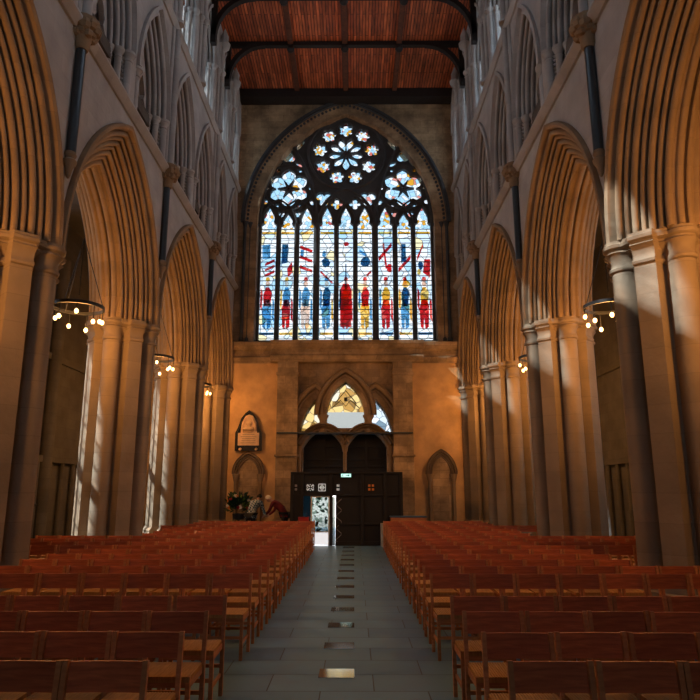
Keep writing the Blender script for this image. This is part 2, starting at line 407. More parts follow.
def scallop(pts, n, amp, seg=8, groove=1.7):
    """roll mouldings along a polyline of (r, d): round bulges parted by deep hollows"""
    P = [Vector(p) for p in pts]; Ls = [0]
    for a, b in zip(P, P[1:]): Ls.append(Ls[-1] + (b-a).length)
    T = Ls[-1]; out = []
    def at(s):
        k = max(j for j in range(len(P)-1) if Ls[j] <= s + 1e-9)
        t = (s-Ls[k])/(Ls[k+1]-Ls[k]); dr = (P[k+1]-P[k]).normalized(); nr = Vector((-dr.y, dr.x))
        if nr.x > 0: nr = -nr
        return P[k].lerp(P[k+1], min(1, t)), nr
    sp_ = T/n
    for j in range(n):
        big = 1.0 if j % 2 == 0 else .6; wd = .80 if j % 2 == 0 else .62
        c = (j+.5)*sp_
        if j:
            p, nr = at(j*sp_); q = p - nr*amp*groove
            out.append((q.x, q.y))
        for i in range(seg+1):
            a = pi*i/seg; p, nr = at(c-cos(a)*sp_*wd/2); q = p + nr*amp*big*sin(a)**.8
            if i in (0, seg): q = p - nr*amp*.25
            out.append((q.x, q.y))
    return out
def side_fn(side):
    """(a, b, depth) of a nave side wall: a along the nave (Y), b height, depth outward"""
    X = XR if side > 0 else XL
    return lambda a, b, d: Vector((X + side*d, a, b))
SIDE = {-1: 'left', 1: 'right'}
ORD = ['first', 'second', 'third', 'fourth', 'fifth', 'sixth', 'seventh', 'eighth', 'ninth', 'tenth', 'eleventh', 'twelfth', 'thirteenth', 'fourteenth',
       'fifteenth', 'sixteenth', 'seventeenth', 'eighteenth', 'nineteenth', 'twentieth', 'twenty-first', 'twenty-second', 'twenty-third', 'twenty-fourth']

# ================================================================ STRUCTURE
Y0 = -6.0
fl = MB().box(XL-8, XR+8, Y0-.5, D+5.5, -.3, 0).build('floor', M['floor']); tag(fl, kind='structure')
BC = [(PY[i]+PY[i+1])/2 for i in range(5)]
BS = {b: (PY[i]-PY[i+1])/5.1 for i, b in enumerate(BC)}          # bay stretch
QK = {}
for i_, b_q in enumerate(BC):
    for s_q in (-1, 1): QK[b_q+s_q*(PY[i_]-PY[i_+1])/4] = BS[b_q]
QS = sorted(QK, reverse=True)
for sd in (-1, 1):
    fn = side_fn(sd)
    e0, e1 = PY[-1], D
    # ---- nave face of the upper wall with arcade, triforium and clerestory openings
    out = [(Y0, H_TOP), (Y0, 0), (PY[-1]-.02, 0), (PY[-1]-.02, H_CAP)]
    for b in reversed(BC):
        out += gs(A_R-.02, A_E, 16, b, H_CAP, BS[b])
    out += [(D, H_CAP), (D, H_TOP)]
    loops = [out]
    quarters = sorted(QK)
    tr_r, tr_e = arch_re(1.14, 2.50)
    for q in quarters:
        g = gs(tr_r, tr_e, 12, q, H_TC, QK[q]); loops.append([(g[0][0], H_S1+.08)] + g + [(g[-1][0], H_S1+.08)])
        r2, e2 = arch_re(.86, 1.60)
        g = gothic(r2, e2, 10, q, H_CC); loops.append([(g[0][0], H_S2+.1)] + g + [(g[-1][0], H_S2+.1)])
    wl = fillpoly('wall_'+SIDE[sd], loops, 0, .42, M['grey'], fn); tag(wl, kind='structure')
    # ---- outer leaf: closes triforium, has the clerestory windows
    out = [(Y0, H_TOP), (Y0, 0), (PY[-1]-.02, 0), (PY[-1]-.02, H_CAP)]
    for b in reversed(BC): out += gs(A_R-.02, A_E, 16, b, H_CAP, BS[b])
    out += [(D, H_CAP), (D, H_TOP)]
    loops = [out]; wins = []
    for q in [q for q in quarters if q > 2.5]:
        r2, e2 = arch_re(.74, 1.45); g = gothic(r2, e2, 10, q, H_CC-.05)
        lp = [(g[0][0], H_S2+.25)] + g + [(g[-1][0], H_S2+.25)]; loops.append(lp); wins.append(lp)
    wl = fillpoly('wall_outer_'+SIDE[sd], loops, 1.28, TK, M['grey'], fn); tag(wl, kind='structure')
    # floor of the wall passages
    mb = MB(); X = XR if sd > 0 else XL
    a, b_ = sorted((X+sd*.06, X+sd*(TK-.05)))
    pf = MB()
    for zz in (H_S1-.12, H_S2-.12): pf.box(a, b_, PY[-1], D, zz, zz+.12)
    tag(pf.build('trim_1' if sd < 0 else 'trim_2', M['grey']), kind='structure')
    # clerestory glazing
    for i, lp in enumerate(wins):
        wo_ = empty('window_%d' % (20+i+(20 if sd > 0 else 0)), kind='structure')
        fillpoly('glass', [lp], 1.40, 1.42, M['deep'] if (sd < 0 and 10 < [q for q in quarters if q > 2.5][i]) else M['clear'], fn, wo_)
        q = [q for q in quarters if q > 2.5][i]; bb = MB()
        bb.beam(fn(q, H_S2+.25, 1.38), fn(q, H_CC+1.38, 1.38), .07, .07)
        for zz in [H_S2+.25+.5*k for k in range(1, 6)]: bb.beam(fn(q-.74, zz, 1.38), fn(q+.74, zz, 1.38), .025, .025)
        part(bb, 'glazing_bar', M['lead'], wo_)
# aisles: outer walls with windows, flat roofs
AW = [18.45, 13.2]
AX = {-1: XL-5.0, 1: XR+5.0}
for sd in (-1, 1):
    x0 = AX[sd]; afn = (lambda s_, x_: (lambda a, b, d: Vector((x_+s_*d, a, b))))(sd, x0)
    loops = [[(Y0, 0), (D+.8, 0), (D+.8, 10.6), (Y0, 10.6)]]; wl_ = []
    for i, b in enumerate(AW):
        r, e = arch_re(.62, 1.5); g = gothic(r, e, 10, b, 8.0)
        lp = [(g[0][0], 3.2)] + g + [(g[-1][0], 3.2)]; loops.append(lp); wl_.append(lp)
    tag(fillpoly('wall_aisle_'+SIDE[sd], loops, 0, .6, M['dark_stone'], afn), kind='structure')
    for i, lp in enumerate(wl_):
        wo_ = empty('window_%d' % (60+i+(10 if sd > 0 else 0)), kind='structure')
        fillpoly('glass', [lp], .4, .42, M['clear'], afn, wo_)
        bb = MB(); b = AW[i]
        for aa in (0,): bb.beam(afn(b+aa, 3.2, .35), afn(b+aa, 9.4, .35), .06, .06)
        for zz in [3.6+.55*k for k in range(11)]: bb.beam(afn(b-.6, zz, .38), afn(b+.6, zz, .38), .025, .025)
        part(bb, 'mullion', M['stone'], wo_)
    # blind arcade shafts and strings on the aisle wall
    mb = MB()
    mb.box(*sorted((x0-sd*.16, x0)), Y0, D, 2.55, 2.75); mb.box(*sorted((x0-sd*.12, x0)), Y0, D, 4.9+.9, 6.0)
    yy = Y0+.4
    while yy < D:
        mb.tube([(x0-sd*.1, yy, 0), (x0-sd*.1, yy, 2.55)], .07, 8); yy += .85
    for p in PY: mb.tube([(x0-sd*.15, p, 0), (x0-sd*.15, p, 9.2)], .2, 12)
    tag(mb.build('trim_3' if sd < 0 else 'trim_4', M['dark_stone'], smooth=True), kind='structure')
    xa, xb = sorted((x0+sd*.6, (XR if sd > 0 else XL)+sd*.3))
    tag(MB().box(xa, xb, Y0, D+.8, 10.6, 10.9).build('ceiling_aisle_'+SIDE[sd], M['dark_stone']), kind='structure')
# back (east) wall with a big window behind the viewer
ea = gothic(*arch_re(2.6, 3.4), 12, CX, 13.2); ea = [(ea[0][0], 8.0)]+ea+[(ea[-1][0], 8.0)]
tag(fillpoly('wall_back', [[(XL-6, 0), (XR+6, 0), (XR+6, H_TOP), (XL-6, H_TOP)], ea], -.5, 0, M['grey'], XZ(Y0)), kind='structure')
wo_ = empty('window_90', kind='structure'); fillpoly('glass', [ea], -.3, -.28, M['dim'], XZ(Y0), wo_)
# ceiling
tag(MB().box(XL-2, XR+2, Y0-.5, D+.9, H_TOP+.02, H_TOP+.3).build('ceiling', M['ceiling']), kind='structure')
# string courses along the nave
for sd in (-1, 1):
    fn = side_fn(sd)
    for k, (hz, dd) in enumerate(((H_S1, .17), (H_S2, .13))):
        prof = [(0, -.10), (.05, -.10), (dd*.7, -.04), (dd, .02), (dd*.95, .08), (dd*.5, .12), (0, .12)]
        mb = MB(); vs = [fn(yy, hz+z, -p) for yy in (Y0, D) for p, z in prof]; n = len(prof)
        mb.add(vs, [(i, i+1, n+i+1, n+i) for i in range(n-1)] + [tuple(range(n)), tuple(range(2*n-1, n-1, -1))])
        tag(mb.build('trim_%d' % (5+k+(2 if sd > 0 else 0)), M['grey'], smooth=True), kind='structure')

# ---------------------------------------------------------------- west wall (pixel -> wall plane, used only as measurements)
def wp(x, y, Y=D):
    off = 488-y; c_, s_ = cos(TH), sin(TH); K = 640/c_
    Z = off*Y*c_/(K-off*s_); return ((x-354)*(Y*c_+Z*s_)/640, EYE+Z)
def wz(y, Y=D): return wp(354, y, Y)[1]
def wd(y): return wp(354, y, D+.40)[1]
def WX(px, y=300): return CX + (px-346.5)*(D*cos(TH)+(wz(y)-EYE)*sin(TH))/640
# window geometry around CX
W_SILL = wz(341); W_SPR = wd(226); 
HALF = 3.66
top_z = wd(119)
WR, WE = arch_re(HALF, top_z - W_SPR)
gw = gothic(WR, WE, 24, CX, W_SPR)
winloop = [(gw[0][0], W_SILL)] + gw + [(gw[-1][0], W_SILL)]
pl0, pl1 = WX(300, 400), WX(393, 400)
def lightsloops():
    ls = []
    # centre portal light
    x0, x1 = WX(327.5, 405), WX(365.5, 405); zb = wz(428); za = wz(381)
    r, e = arch_re((x1-x0)/2, za-wz(415)); g = gothic(r, e, 10, (x0+x1)/2, wz(415)); ls.append([(x0, zb)]+g+[(x1, zb)])
    # flanking half lights
    for s in (-1, 1):
        if s < 0: xo, xi = WX(300, 415), WX(320.5, 415)
        else: xo, xi = WX(393.5, 415), WX(373, 415)
        zb2, zt = wz(433), wz(399)
        L = [(xi, zb2), (xi, wz(405)), (xi+(xo-xi)*.16, zt)]
        for k in range(1, 9):
            t = k/8; L.append((xi+(xo-xi)*(.16+.84*(sin(t*pi/2)*.55+t*.45)), zt+(zb2-zt)*(t*.55+(1-cos(t*pi/2))*.45)))
        ls.append(L)
    return ls
PL = lightsloops()
dz0 = wz(433)-.0
dx0, dx1 = WX(303, 445), WX(389, 445)
dxm = (dx0+dx1)/2
def doorloop():
    zs = wz(447); za = wz(431.5); hw = (dxm-dx0)/2-.06
    r, e = arch_re(hw, max(hw*1.01, za-zs)) if za-zs > hw else (None, None)
    pts = [(dx0, 0)]
    for c in ((dx0+dxm-.0)/2-.02, (dx1+dxm)/2+.02):
        for k in range(0, 17):
            t = k/16; xx = c-hw+2*hw*t; u = abs(2*t-1)
            pts.append((xx, zs+(za-zs)*(1-u**2.2)+0.03*(1-u)))
        if c < dxm: pts += [(dxm-.05, zs-.15), (dxm+.05, zs-.15)]
    pts.append((dx1, 0)); return pts
DL = doorloop()
low = [[(XL-6, 0)] + [(DL[0][0], 0)] + DL[1:-1] + [(DL[-1][0], 0)] + [(XR+6, 0), (XR+6, H_TOP), (XL-6, H_TOP)]]
ww = fillpoly('wall_front', low + [winloop] + PL, 0, .9, M['west'], XZ(D)); tag(ww, kind='structure')
# smooth ochre plaster on the lower side walls
zc0, zc1 = wz(361), wz(343)
mbp = MB()
px0, px1 = WX(279, 400), WX(299.5, 400); qx0, qx1 = WX(393.5, 400), WX(413, 400)
for a, b in ((XL+.02, px0), (qx1, XR-.02)): mbp.box(a, b, D-.03, D+.01, 0, zc0)
tag(mbp.build('wall_front_panels', M['render']), kind='structure')
# flat pilasters either side of the portal
for i, (a, b) in enumerate(((px0, px1), (qx0, qx1))):
    mb = MB().box(a, b, D-.38, D+.01, 0, zc0); mb.box(a-.05, b+.05, D-.44, D, wz(455)-.08, wz(455)); mb.box(a-.06, b+.06, D-.46, D, 0, .6)
    mb.box(a-.04, b+.04, D-.42, D, zc0-.62, zc0-.5)
    tag(mb.build('trim_%d' % (10+i), M['west'], bev=.015), kind='structure')
# cornice under the window, breaking forward over the portal
def prism_x(prof, x0, x1, y):
    mb = MB(); n = len(prof); vs = [(x, y-p, z) for x in (x0, x1) for p, z in prof]
    mb.add(vs, [(i, i+1, n+i+1, n+i) for i in range(n-1)] + [tuple(range(n)), tuple(range(2*n-1, n-1, -1))]); return mb
H_ = zc1-zc0
prof = [(0, zc0-.1), (.08, zc0-.1), (.14, zc0+.05), (.16, zc0+.12), (.10, zc0+.2), (.10, zc1-.35), (.2, zc1-.3), (.28, zc1-.15), (.30, zc1-.02), (0, zc1+.06)]
mb = MB()
for a, b, yy in ((XL, WX(273, 350), D), (WX(273, 350), WX(423, 350), D-.36), (WX(423, 350), XR, D)):
    q = prism_x(prof if yy == D else [(p if i not in (0, 9) else -.36, z) for i, (p, z) in enumerate(prof)], a, b, yy); mb.add(q.v, q.f)
tag(mb.build('trim_12', M['west']), kind='structure')
# window surround: moulded order with leaf carving
so = MB(); prof = scallop([(WR+.62, -.02), (WR+.30, .12), (WR+.02, .34)], 5, .07)
prof = [(WR+.66, 0), (WR+.66, -.14), (WR+.56, -.14)] + prof + [(WR+.02, .5)]
sweep_arch(so, prof, WE, CX, W_SPR, XZ(D), 28, leg=0)
tag(so.build('trim_13', M['tracery'], smooth=True), kind='structure')
# carved knobs running round the surround
kb = MB()
for i, (x, z) in enumerate(gothic(WR+.40, WE, 40, CX, W_SPR)): kb.sph((x, D+.02, z), .075, 6, 4, (1, .8, 1))
tag(kb.build('trim_14', M['tracery'], smooth=False), kind='structure')
# jamb shafts of the window
for s in (-1, 1):
    sh = empty('window_jamb_shafts', (CX+s*(HALF+.28), D, W_SILL), label='dark slender wall shafts flanking the great west window on its %s side' % ('left' if s < 0 else 'right'), cat='column', group='shafts beside the west window')
    hh = W_SPR-W_SILL
    for k, (dx, dy) in enumerate(((-.2*s*-1, -.05), (0*s, .06), (-.2*s, .2))):
        part(MB().lathe([(.10, 0), (.10, .1), (.065, .16), (.065, hh-.25), (.075, hh-.2), (.12, hh-.03), (.12, hh)], 12, (dx, dy, 0)), 'shaft', M['tracery'], sh, True)
# ---- tracery
win = empty('window_1', kind='structure')
def circ(cx, cz, r, n=32): return [(cx+r*cos(2*pi*i/n), cz+r*sin(2*pi*i/n)) for i in range(n)]
def foil(cx, cz, r, n, rot=pi/2, dep=.3, pts=8):
    return [(cx+r*(1-dep+dep*abs(cos(n*(a)/2))**.6)*cos(a+rot), cz+r*(1-dep+dep*abs(cos(n*a/2))**.6)*sin(a+rot)) for a in [2*pi*i/(n*pts) for i in range(n*pts)]]
def petal(cx, cz, r0, r1, wd, ang, n=9, blunt=.5):
    out = []
    for s in (1, -1):
        rng = range(n+1) if s > 0 else range(n-1, 0, -1)
        for i in rng:
            t = i/n; hw = wd*(sin(pi*t**1.35)**.8 if t < 1 else 0)
            r = r0+(r1-r0)*t; out.append((cx+r*cos(ang)-s*hw*sin(ang), cz+r*sin(ang)+s*hw*cos(ang)))
    return out
PXW = ((D+.4)*cos(TH)+(wd(230)-EYE)*sin(TH))/640          # metres per photo pixel at mid window
bx = [(105,145),(158,192),(205,243),(260,298),(310,347),(360,397),(412,450),(462,500),(510,550)]
tx = [(CX+((a/2.592+220)-346.5)*PXW*.985, CX+((b/2.592+220)-346.5)*PXW*.985) for a, b in bx]
# force symmetry about the centre line
for i in range(4):
    a, b = tx[i]; c, d_ = tx[8-i]; m0 = ((CX-a)+(d_-CX))/2; m1 = ((CX-b)+(c-CX))/2
    tx[i] = (CX-m0, CX-m1); tx[8-i] = (CX+m1, CX+m0)
hc = (tx[4][1]-tx[4][0])/2; tx[4] = (CX-hc, CX+hc)
k_ = (HALF-.12)/(CX-tx[0][0]); tx = [(CX+(a-CX)*k_, CX+(b-CX)*k_) for a, b in tx]
holes = []; Z_T = wd(228)
for i, (a, b) in enumerate(tx):
    ap = wd(213 if i in (1, 7) else 206.5); mid = (a+b)/2; hw = (b-a)/2
    zt = Z_T
    # trefoiled head: shoulder, narrow, point
    sh_ = ap-zt
    side = [(hw, zt), (hw*.98, zt+sh_*.16), (hw*.62, zt+sh_*.27), (hw*.72, zt+sh_*.38), (hw*.66, zt+sh_*.55), (hw*.38, zt+sh_*.76), (0, ap)]
    lp = [(mid-x, z) for x, z in side] + [(mid+x, z) for x, z in reversed(side[:-1])]
    holes.append(('lancet', [(a, W_SILL+.12)] + lp + [(b, W_SILL+.12)]))
def pp(x, y): return (CX+(x-345.4)*((D+.4)*cos(TH)+(wd(y)-EYE)*sin(TH))/640, wd(y))
rc = pp(345.4, 154); RR = 1.62
bigR = 1.64
for k in range(9):
    a = pi/2+2*pi*k/9
    holes.append(('foil', foil(rc[0]+1.13*cos(a), rc[1]+1.13*sin(a), .32, 6, a, .32)))
    holes.append(('petal', petal(rc[0], rc[1], .13, .76, .15, a+pi)))
holes.append(('petal', circ(rc[0], rc[1], .055, 10)))
for s in (-1, 1):
    c = (CX+s*57*PXW*1.02, wd(188))
    for k in range(6):
        a = pi/2+pi/3*k; holes.append(('rose', petal(c[0], c[1], .12, .88, .30, a)))
    holes.append(('rose', circ(c[0], c[1], .06, 8)))
    for k in range(6):
        a = pi/3*k+pi/6*0; holes.append(('small', foil(c[0]+.93*cos(a), c[1]+.93*sin(a), .10, 3, a, .3, 6)))
    t = (c[0], wd(159.5))
    holes.append(('rose', foil(t[0], t[1]+.10, .27, 3, pi/2, .35)))
    holes.append(('small', petal(t[0]-.12, t[1]-.05, .08, .62, .10, pi+.50)))
    holes.append(('small', petal(t[0]+.12, t[1]-.05, .08, .62, .10, -.50)))
    q = pp(299.5, 146); q = (CX+s*(CX-q[0]), q[1]); holes.append(('small', [(q[0]+s*.17, q[1]-.3), (q[0]+s*.13, q[1]+.0), (q[0]-s*.14, q[1]+.30), (q[0]-s*.20, q[1]+.15), (q[0]-s*.06, q[1]-.05)]))
    for px_, py_, r, n in ((323.4, 198.5, .36, 3), (336.3, 204, .26, 4)):
        u = pp(px_, py_); holes.append(('small', foil(CX+s*(CX-u[0]), u[1], r, n, pi/2 if n == 4 else -pi/2, .5)))
    for px_, py_ in ((265, 201), (312, 202), (281, 214), (297, 214)):
        u = pp(px_, py_); holes.append(('small', foil(CX+s*(CX-u[0]), u[1], .15, 3, -pi/2, .35)))
gin = gothic(WR-.02, WE, 24, CX, W_SPR); outer = [(gin[0][0], W_SILL)] + gin + [(gin[-1][0], W_SILL)]
fillpoly('tracery', [outer]+[h for _, h in holes], .36, .60, M['tracery'], XZ(D), win)
# raised mouldings
mo = MB()
def ring(c, r, t, n=40): mo.tube([(c[0]+r*cos(2*pi*i/n), D+.36, c[1]+r*sin(2*pi*i/n)) for i in range(n)], t, 6, closed=True)
ring(rc, bigR, .085)
for k in range(9):
    a = pi/2+2*pi*k/9; ring((rc[0]+1.13*cos(a), rc[1]+1.13*sin(a)), .385, .03, 20)
for s in (-1, 1): ring((CX+s*57*PXW*1.02, wd(188)), 1.03, .05)
# sub arches
def arcline(x0, x1, zs, za, t, dd=.34, leg=None):
    r, e = arch_re((x1-x0)/2, za-zs); g = gothic(r, e, 14, (x0+x1)/2, zs); pts = [(x, D+dd, z) for x, z in g]
    if leg: pts = [(x0, D+dd, leg)] + pts + [(x1, D+dd, leg)]
    mo.tube(pts, t, 6)
m3 = (tx[2][1]+tx[3][0])/2; m6 = (tx[5][1]+tx[6][0])/2
zs = wd(226)
arcline(CX-HALF+.05, m3, zs, wd(143), .085); arcline(m6, CX+HALF-.05, zs, wd(143), .085)
arcline(m3, m6, zs, wd(189), .06)
mm = [(tx[i][1]+tx[i+1][0])/2 for i in range(8)]
arcline(CX-HALF+.05, mm[1], zs, wd(200), .045); arcline(mm[0], m3, zs, wd(200), .045)
arcline(m6, mm[6+1], zs, wd(200), .045) if False else None
arcline(m6, mm[7], zs, wd(200), .045); arcline(mm[6], CX+HALF-.05, zs, wd(200), .045)
arcline(m3, mm[4], zs, wd(197), .045); arcline(mm[3], m6, zs, wd(197), .045)
part(mo, 'tracery_moulding', M['tracery'], win, True)
for i, x in enumerate(mm):
    big = i in (2, 5); r = .105 if big else .06
    part(MB().lathe([(r*1.5, 0), (r*1.5, .12), (r, .2), (r, zs-W_SILL-.12), (r*1.4, zs-W_SILL-.02), (r*1.4, zs-W_SILL+.05)], 10, (x, D+.30, W_SILL)), 'mullion', M['tracery'], win, True)
# glass
for kind, h in holes:
    if kind == 'lancet':
        a, b = h[0][0], h[-1][0]
        fillpoly('glass_light', [[(a-.01, W_SILL+.1), (a-.01, Z_T), (b+.01, Z_T), (b+.01, W_SILL+.1)]], .50, .51, M['g_quarry'], XZ(D), win)
        hd = h[1:-1]; fillpoly('glass_head', [hd], .50, .51, M['g_head'], XZ(D), win)
allg = {'foil': 'g_foil', 'petal': 'g_rose', 'rose': 'g_rose', 'small': 'g_rose'}
for kind, h in holes:
    if kind in allg: fillpoly('glass_%s' % {'foil': 'rosette', 'petal': 'petal', 'rose': 'petal', 'small': 'piece'}[kind], [h], .50, .51, M[allg[kind]], XZ(D), win)
# saddle bars
sb = MB()
zz = W_SILL+.2
while zz < Z_T+.02:
    for a, b in tx: sb.beam((a, D+.47, zz), (b, D+.47, zz), .026, .026)
    zz += .205
for a, b in tx:
    sb.beam(((a+b)/2-.12*0, D+.475, W_SILL+.1), ((a+b)/2, D+.475, W_SILL+.11), .01, .01)
part(sb, 'saddle_bars', M['lead'], win)
# figures and banners in the lights
def gp(i, pts, mat, dd=.49):
    a, b = tx[i]; H = Z_T-(W_SILL+.12)
    fillpoly('coloured_glass', [[(a+(b-a)*u, W_SILL+.12+H*v) for u, v in pts]], dd, dd+.006, M[mat], XZ(D), win)
def rnd_poly(cx, cy, rx, ry, n=7, j=.25):
    return [(min(.98, max(.02, cx+rx*cos(2*pi*k/n)*(1+random.uniform(-j, j)))), cy+ry*sin(2*pi*k/n)*(1+random.uniform(-j, j))) for k in range(n)]
robes = ['g_blue', 'g_red', 'g_flesh', 'g_blue', 'g_red', 'g_gold', 'g_red', 'g_blue', 'g_red']
tops = ['g_red', 'g_blue', 'g_blue', 'g_dblue', 'g_gold', 'g_red', 'g_gold', 'g_dblue', 'g_gold']
for i in range(9):
    gp(i, [(.22, .12), (.40, .10), (.46, .2), (.52, .1), (.74, .12), (.80, .30), (.66, .36), (.34, .36), (.16, .28)], robes[i])
    gp(i, [(.28, .30), (.70, .30), (.80, .42), (.60, .47), (.40, .47), (.22, .40)], tops[i], .482)
    gp(i, rnd_poly(.5, .50, .15, .028, 8, .05), 'g_flesh', .475)
    gp(i, [(.34, .525), (.66, .525), (.6, .56), (.4, .56)], ['g_gold', 'g_gold', 'g_red', 'g_blue', 'g_red', 'g_red', 'g_red', 'g_red', 'g_red'][i], .48)
    gp(i, [(.04, .30), (.16, .26), (.2, .42), (.06, .47)], ['g_red', 'g_gold', 'g_blue', 'g_blue', 'g_dblue', 'g_blue', 'g_blue', 'g_gold', 'g_red'][i], .478)
    gp(i, [(.82, .2), (.97, .16), (.96, .34), (.84, .38)], ['g_blue', 'g_red', 'g_blue', 'g_gold', 'g_red', 'g_blue', 'g_red', 'g_gold', 'g_red'][i], .478)
    gp(i, [(.04, .05), (.96, .05), (.96, .072), (.04, .072)], 'g_gold' if i % 2 else 'g_dblue', .478)
    gp(i, [(.04, .955), (.96, .955), (.96, .972), (.04, .972)], 'g_gold', .478)
# banners
gp(0, [(.10, .72), (.62, .73), (.60, .86), (.08, .85)], 'g_blue')
for k in range(3): gp(0, [(.28, .56+k*.05), (.92, .60+k*.05), (.90, .625+k*.05), (.30, .585+k*.05)], 'g_red')
gp(1, [(.08, .68), (.52, .69), (.55, .86), (.10, .86)], 'g_dblue'); gp(1, [(.55, .56), (.9, .6), (.85, .7), (.5, .64)], 'g_red')
for k in range(3): gp(2, [(.05, .82-k*.09), (.9, .78-k*.09), (.93, .805-k*.09), (.08, .85-k*.09)], 'g_red')
gp(2, [(.1, .75), (.3, .74), (.35, .81), (.1, .81)], 'g_blue')
gp(3, rnd_poly(.45, .69, .3, .055), 'g_dblue'); gp(3, rnd_poly(.3, .77, .14, .03), 'g_blue'); gp(3, [(.05, .60), (.9, .50), (.92, .515), (.08, .62)], 'g_red')
gp(4, [(.12, .12), (.88, .12), (.92, .44), (.70, .5), (.3, .5), (.08, .44)], 'g_red', .486); gp(4, [(.44, .45), (.56, .45), (.54, .68), (.46, .68)], 'g_dblue'); gp(4, rnd_poly(.5, .86, .2, .02), 'g_red')
gp(5, rnd_poly(.5, .70, .33, .05), 'g_dblue'); gp(5, [(.1, .79), (.6, .74), (.6, .77), (.12, .81)], 'g_blue'); gp(5, [(.6, .56), (.95, .6), (.9, .62), (.6, .58)], 'g_red')
gp(6, [(.05, .70), (.95, .84), (.93, .875), (.02, .74)], 'g_red'); gp(6, [(.30, .86), (.42, .87), (.62, .64), (.5, .63)], 'g_red'); gp(6, rnd_poly(.75, .64, .2, .04), 'g_red')
gp(7, [(.25, .70), (.62, .70), (.60, .86), (.28, .86)], 'g_dblue'); gp(7, [(.05, .60), (.95, .72), (.95, .76), (.05, .64)], 'g_red'); gp(7, rnd_poly(.6, .5, .3, .04), 'g_gold')
gp(8, [(.45, .60), (.9, .55), (.95, .72), (.55, .72)], 'g_red'); gp(8, [(.1, .70), (.5, .84), (.5, .87), (.08, .74)], 'g_red'); gp(8, rnd_poly(.3, .66, .16, .04), 'g_dblue'); gp(8, rnd_poly(.2, .6, .14, .03), 'g_gold')

# ---- portal: three lights over twin door arches
pw = empty('window_2', kind='structure')
for i, lp in enumerate(PL):
    if i == 0:
        zmid = wz(411); up = [p for p in lp if p[1] > zmid]; x0, x1 = lp[0][0], lp[-1][0]
        fillpoly('glass_light', [[(x0, zmid)]+up+[(x1, zmid)]], .42, .43, M['g_portal'], XZ(D), pw)
        fillpoly('glass_light', [[(x0, lp[0][1]), (x0, zmid), (x1, zmid), (x1, lp[0][1])]], .42, .43, M['g_portal_w'], XZ(D), pw)
    else: fillpoly('glass_light', [lp], .42, .43, M['g_portal'] if i == 1 else M['g_portal_r'], XZ(D), pw)
# pictorial bits in the centre light
cxp = (PL[0][0][0]+PL[0][-1][0])/2
ob = MB().box(cxp-.06, cxp+.06, D+.38, D+.40, wz(400), wz(396)); ob.tube([(cxp-.42, D+.39, wz(402)), (cxp, D+.39, wz(389)), (cxp+.42, D+.39, wz(402))], .022, 6)
ob.tube([(cxp-.55, D+.39, wz(407)), (cxp-.2, D+.39, wz(399)), (cxp, D+.39, wz(405)), (cxp+.2, D+.39, wz(399)), (cxp+.55, D+.39, wz(407))], .018, 6)
part(ob, 'lead_line', M['lead'], pw)
pm = MB()
def marc(mb, x0, x1, zs_, za, prof, y, leg=0, n=14):
    r, e = arch_re((x1-x0)/2, za-zs_); sweep_arch(mb, [(r+a, d) for a, d in prof], e, (x0+x1)/2, zs_, XZ(y), n, leg)
x0, x1 = WX(327.5, 405), WX(365.5, 405)
PRF = [(0.01, .3)] + [(a-.0, b) for a, b in scallop([(.04, .20), (.22, -.06), (.44, -.22)], 3, .07, 8, 2.6)][0:] + [(.47, -.24), (.47, 0), (.3, .1)]
marc(pm, x0, x1, wz(415), wz(381), PRF, D)
for s in (-1, 1):
    a0 = WX(299.5 if s < 0 else 394, 405); b0 = WX(323 if s < 0 else 370, 405); ap = WX(317 if s < 0 else 376, 398)
    hs = abs(ap-a0); r0, e0 = arch_re(hs, wz(397)-wz(433)); z0_ = wz(433)
    for outer_ in (True, False):
        rows = []
        for a, d in PRF:
            r = r0+a; ph = math.acos(e0/r); lo = 0 if outer_ else math.acos(min(1, (abs(b0-ap)+e0)/r))
            row = []
            for k in range(13):
                f = lo+(ph-lo)*k/12; x = r*cos(f)-e0; row.append((ap+(s*x if outer_ else -s*x), D+d+(0 if outer_ else .02), z0_+r*sin(f)))
            rows.append(row)
        m = 13; pm.add([p for r_ in rows for p in r_], [(i*m+k, i*m+k+1, (i+1)*m+k+1, (i+1)*m+k) for i in range(len(rows)-1) for k in range(m-1)])
ps = empty('portal_arch', label='triple pointed stone arch framing the three small windows over the doors', cat='arch')
part(pm, 'arch_moulding', M['mould'], ps, True)
for px_ in (324, 369.5):
    x = WX(px_, 420); z0, z1 = wz(433), wz(415)
    part(MB().lathe([(.17, z0), (.17, z0+.1), (.12, z0+.16), (.12, z1-.32), (.14, z1-.28), (.13, z1-.22), (.22, z1-.05), (.22, z1)], 16, (x, D+.05, 0)), 'shaft', M['mould'], ps, True)
# door arch hoods
da = MB()
offs = [(-.02, .32), (.0, .02), (.04, -.06), (.09, -.08), (.10, .06), (.13, -.12), (.19, -.20), (.22, -.04), (.25, -.16), (.30, -.18), (.32, .02)]
DLp = DL[1:-1]
halfs = [DLp[:17], DLp[19:]]
for hpnts in halfs:
    rows = []
    for off, dd in offs:
        row = []
        for k, p in enumerate(hpnts):
            q0 = hpnts[max(0, k-1)]; q1 = hpnts[min(len(hpnts)-1, k+1)]; d = Vector((q1[0]-q0[0], q1[1]-q0[1])).normalized()
            row.append((p[0]-d.y*off, D-.02+dd, p[1]+d.x*off))
        rows.append(row)
    m = len(rows[0]); da.add([p for r_ in rows for p in r_], [(i*m+k, i*m+k+1, (i+1)*m+k+1, (i+1)*m+k) for i in range(len(rows)-1) for k in range(m-1)])
dah = empty('door_arch', label='pair of low stone door arches with a hanging centre shaft', cat='arch')
part(da, 'arch_moulding', M['mould'], dah, True)
zt = wz(447)
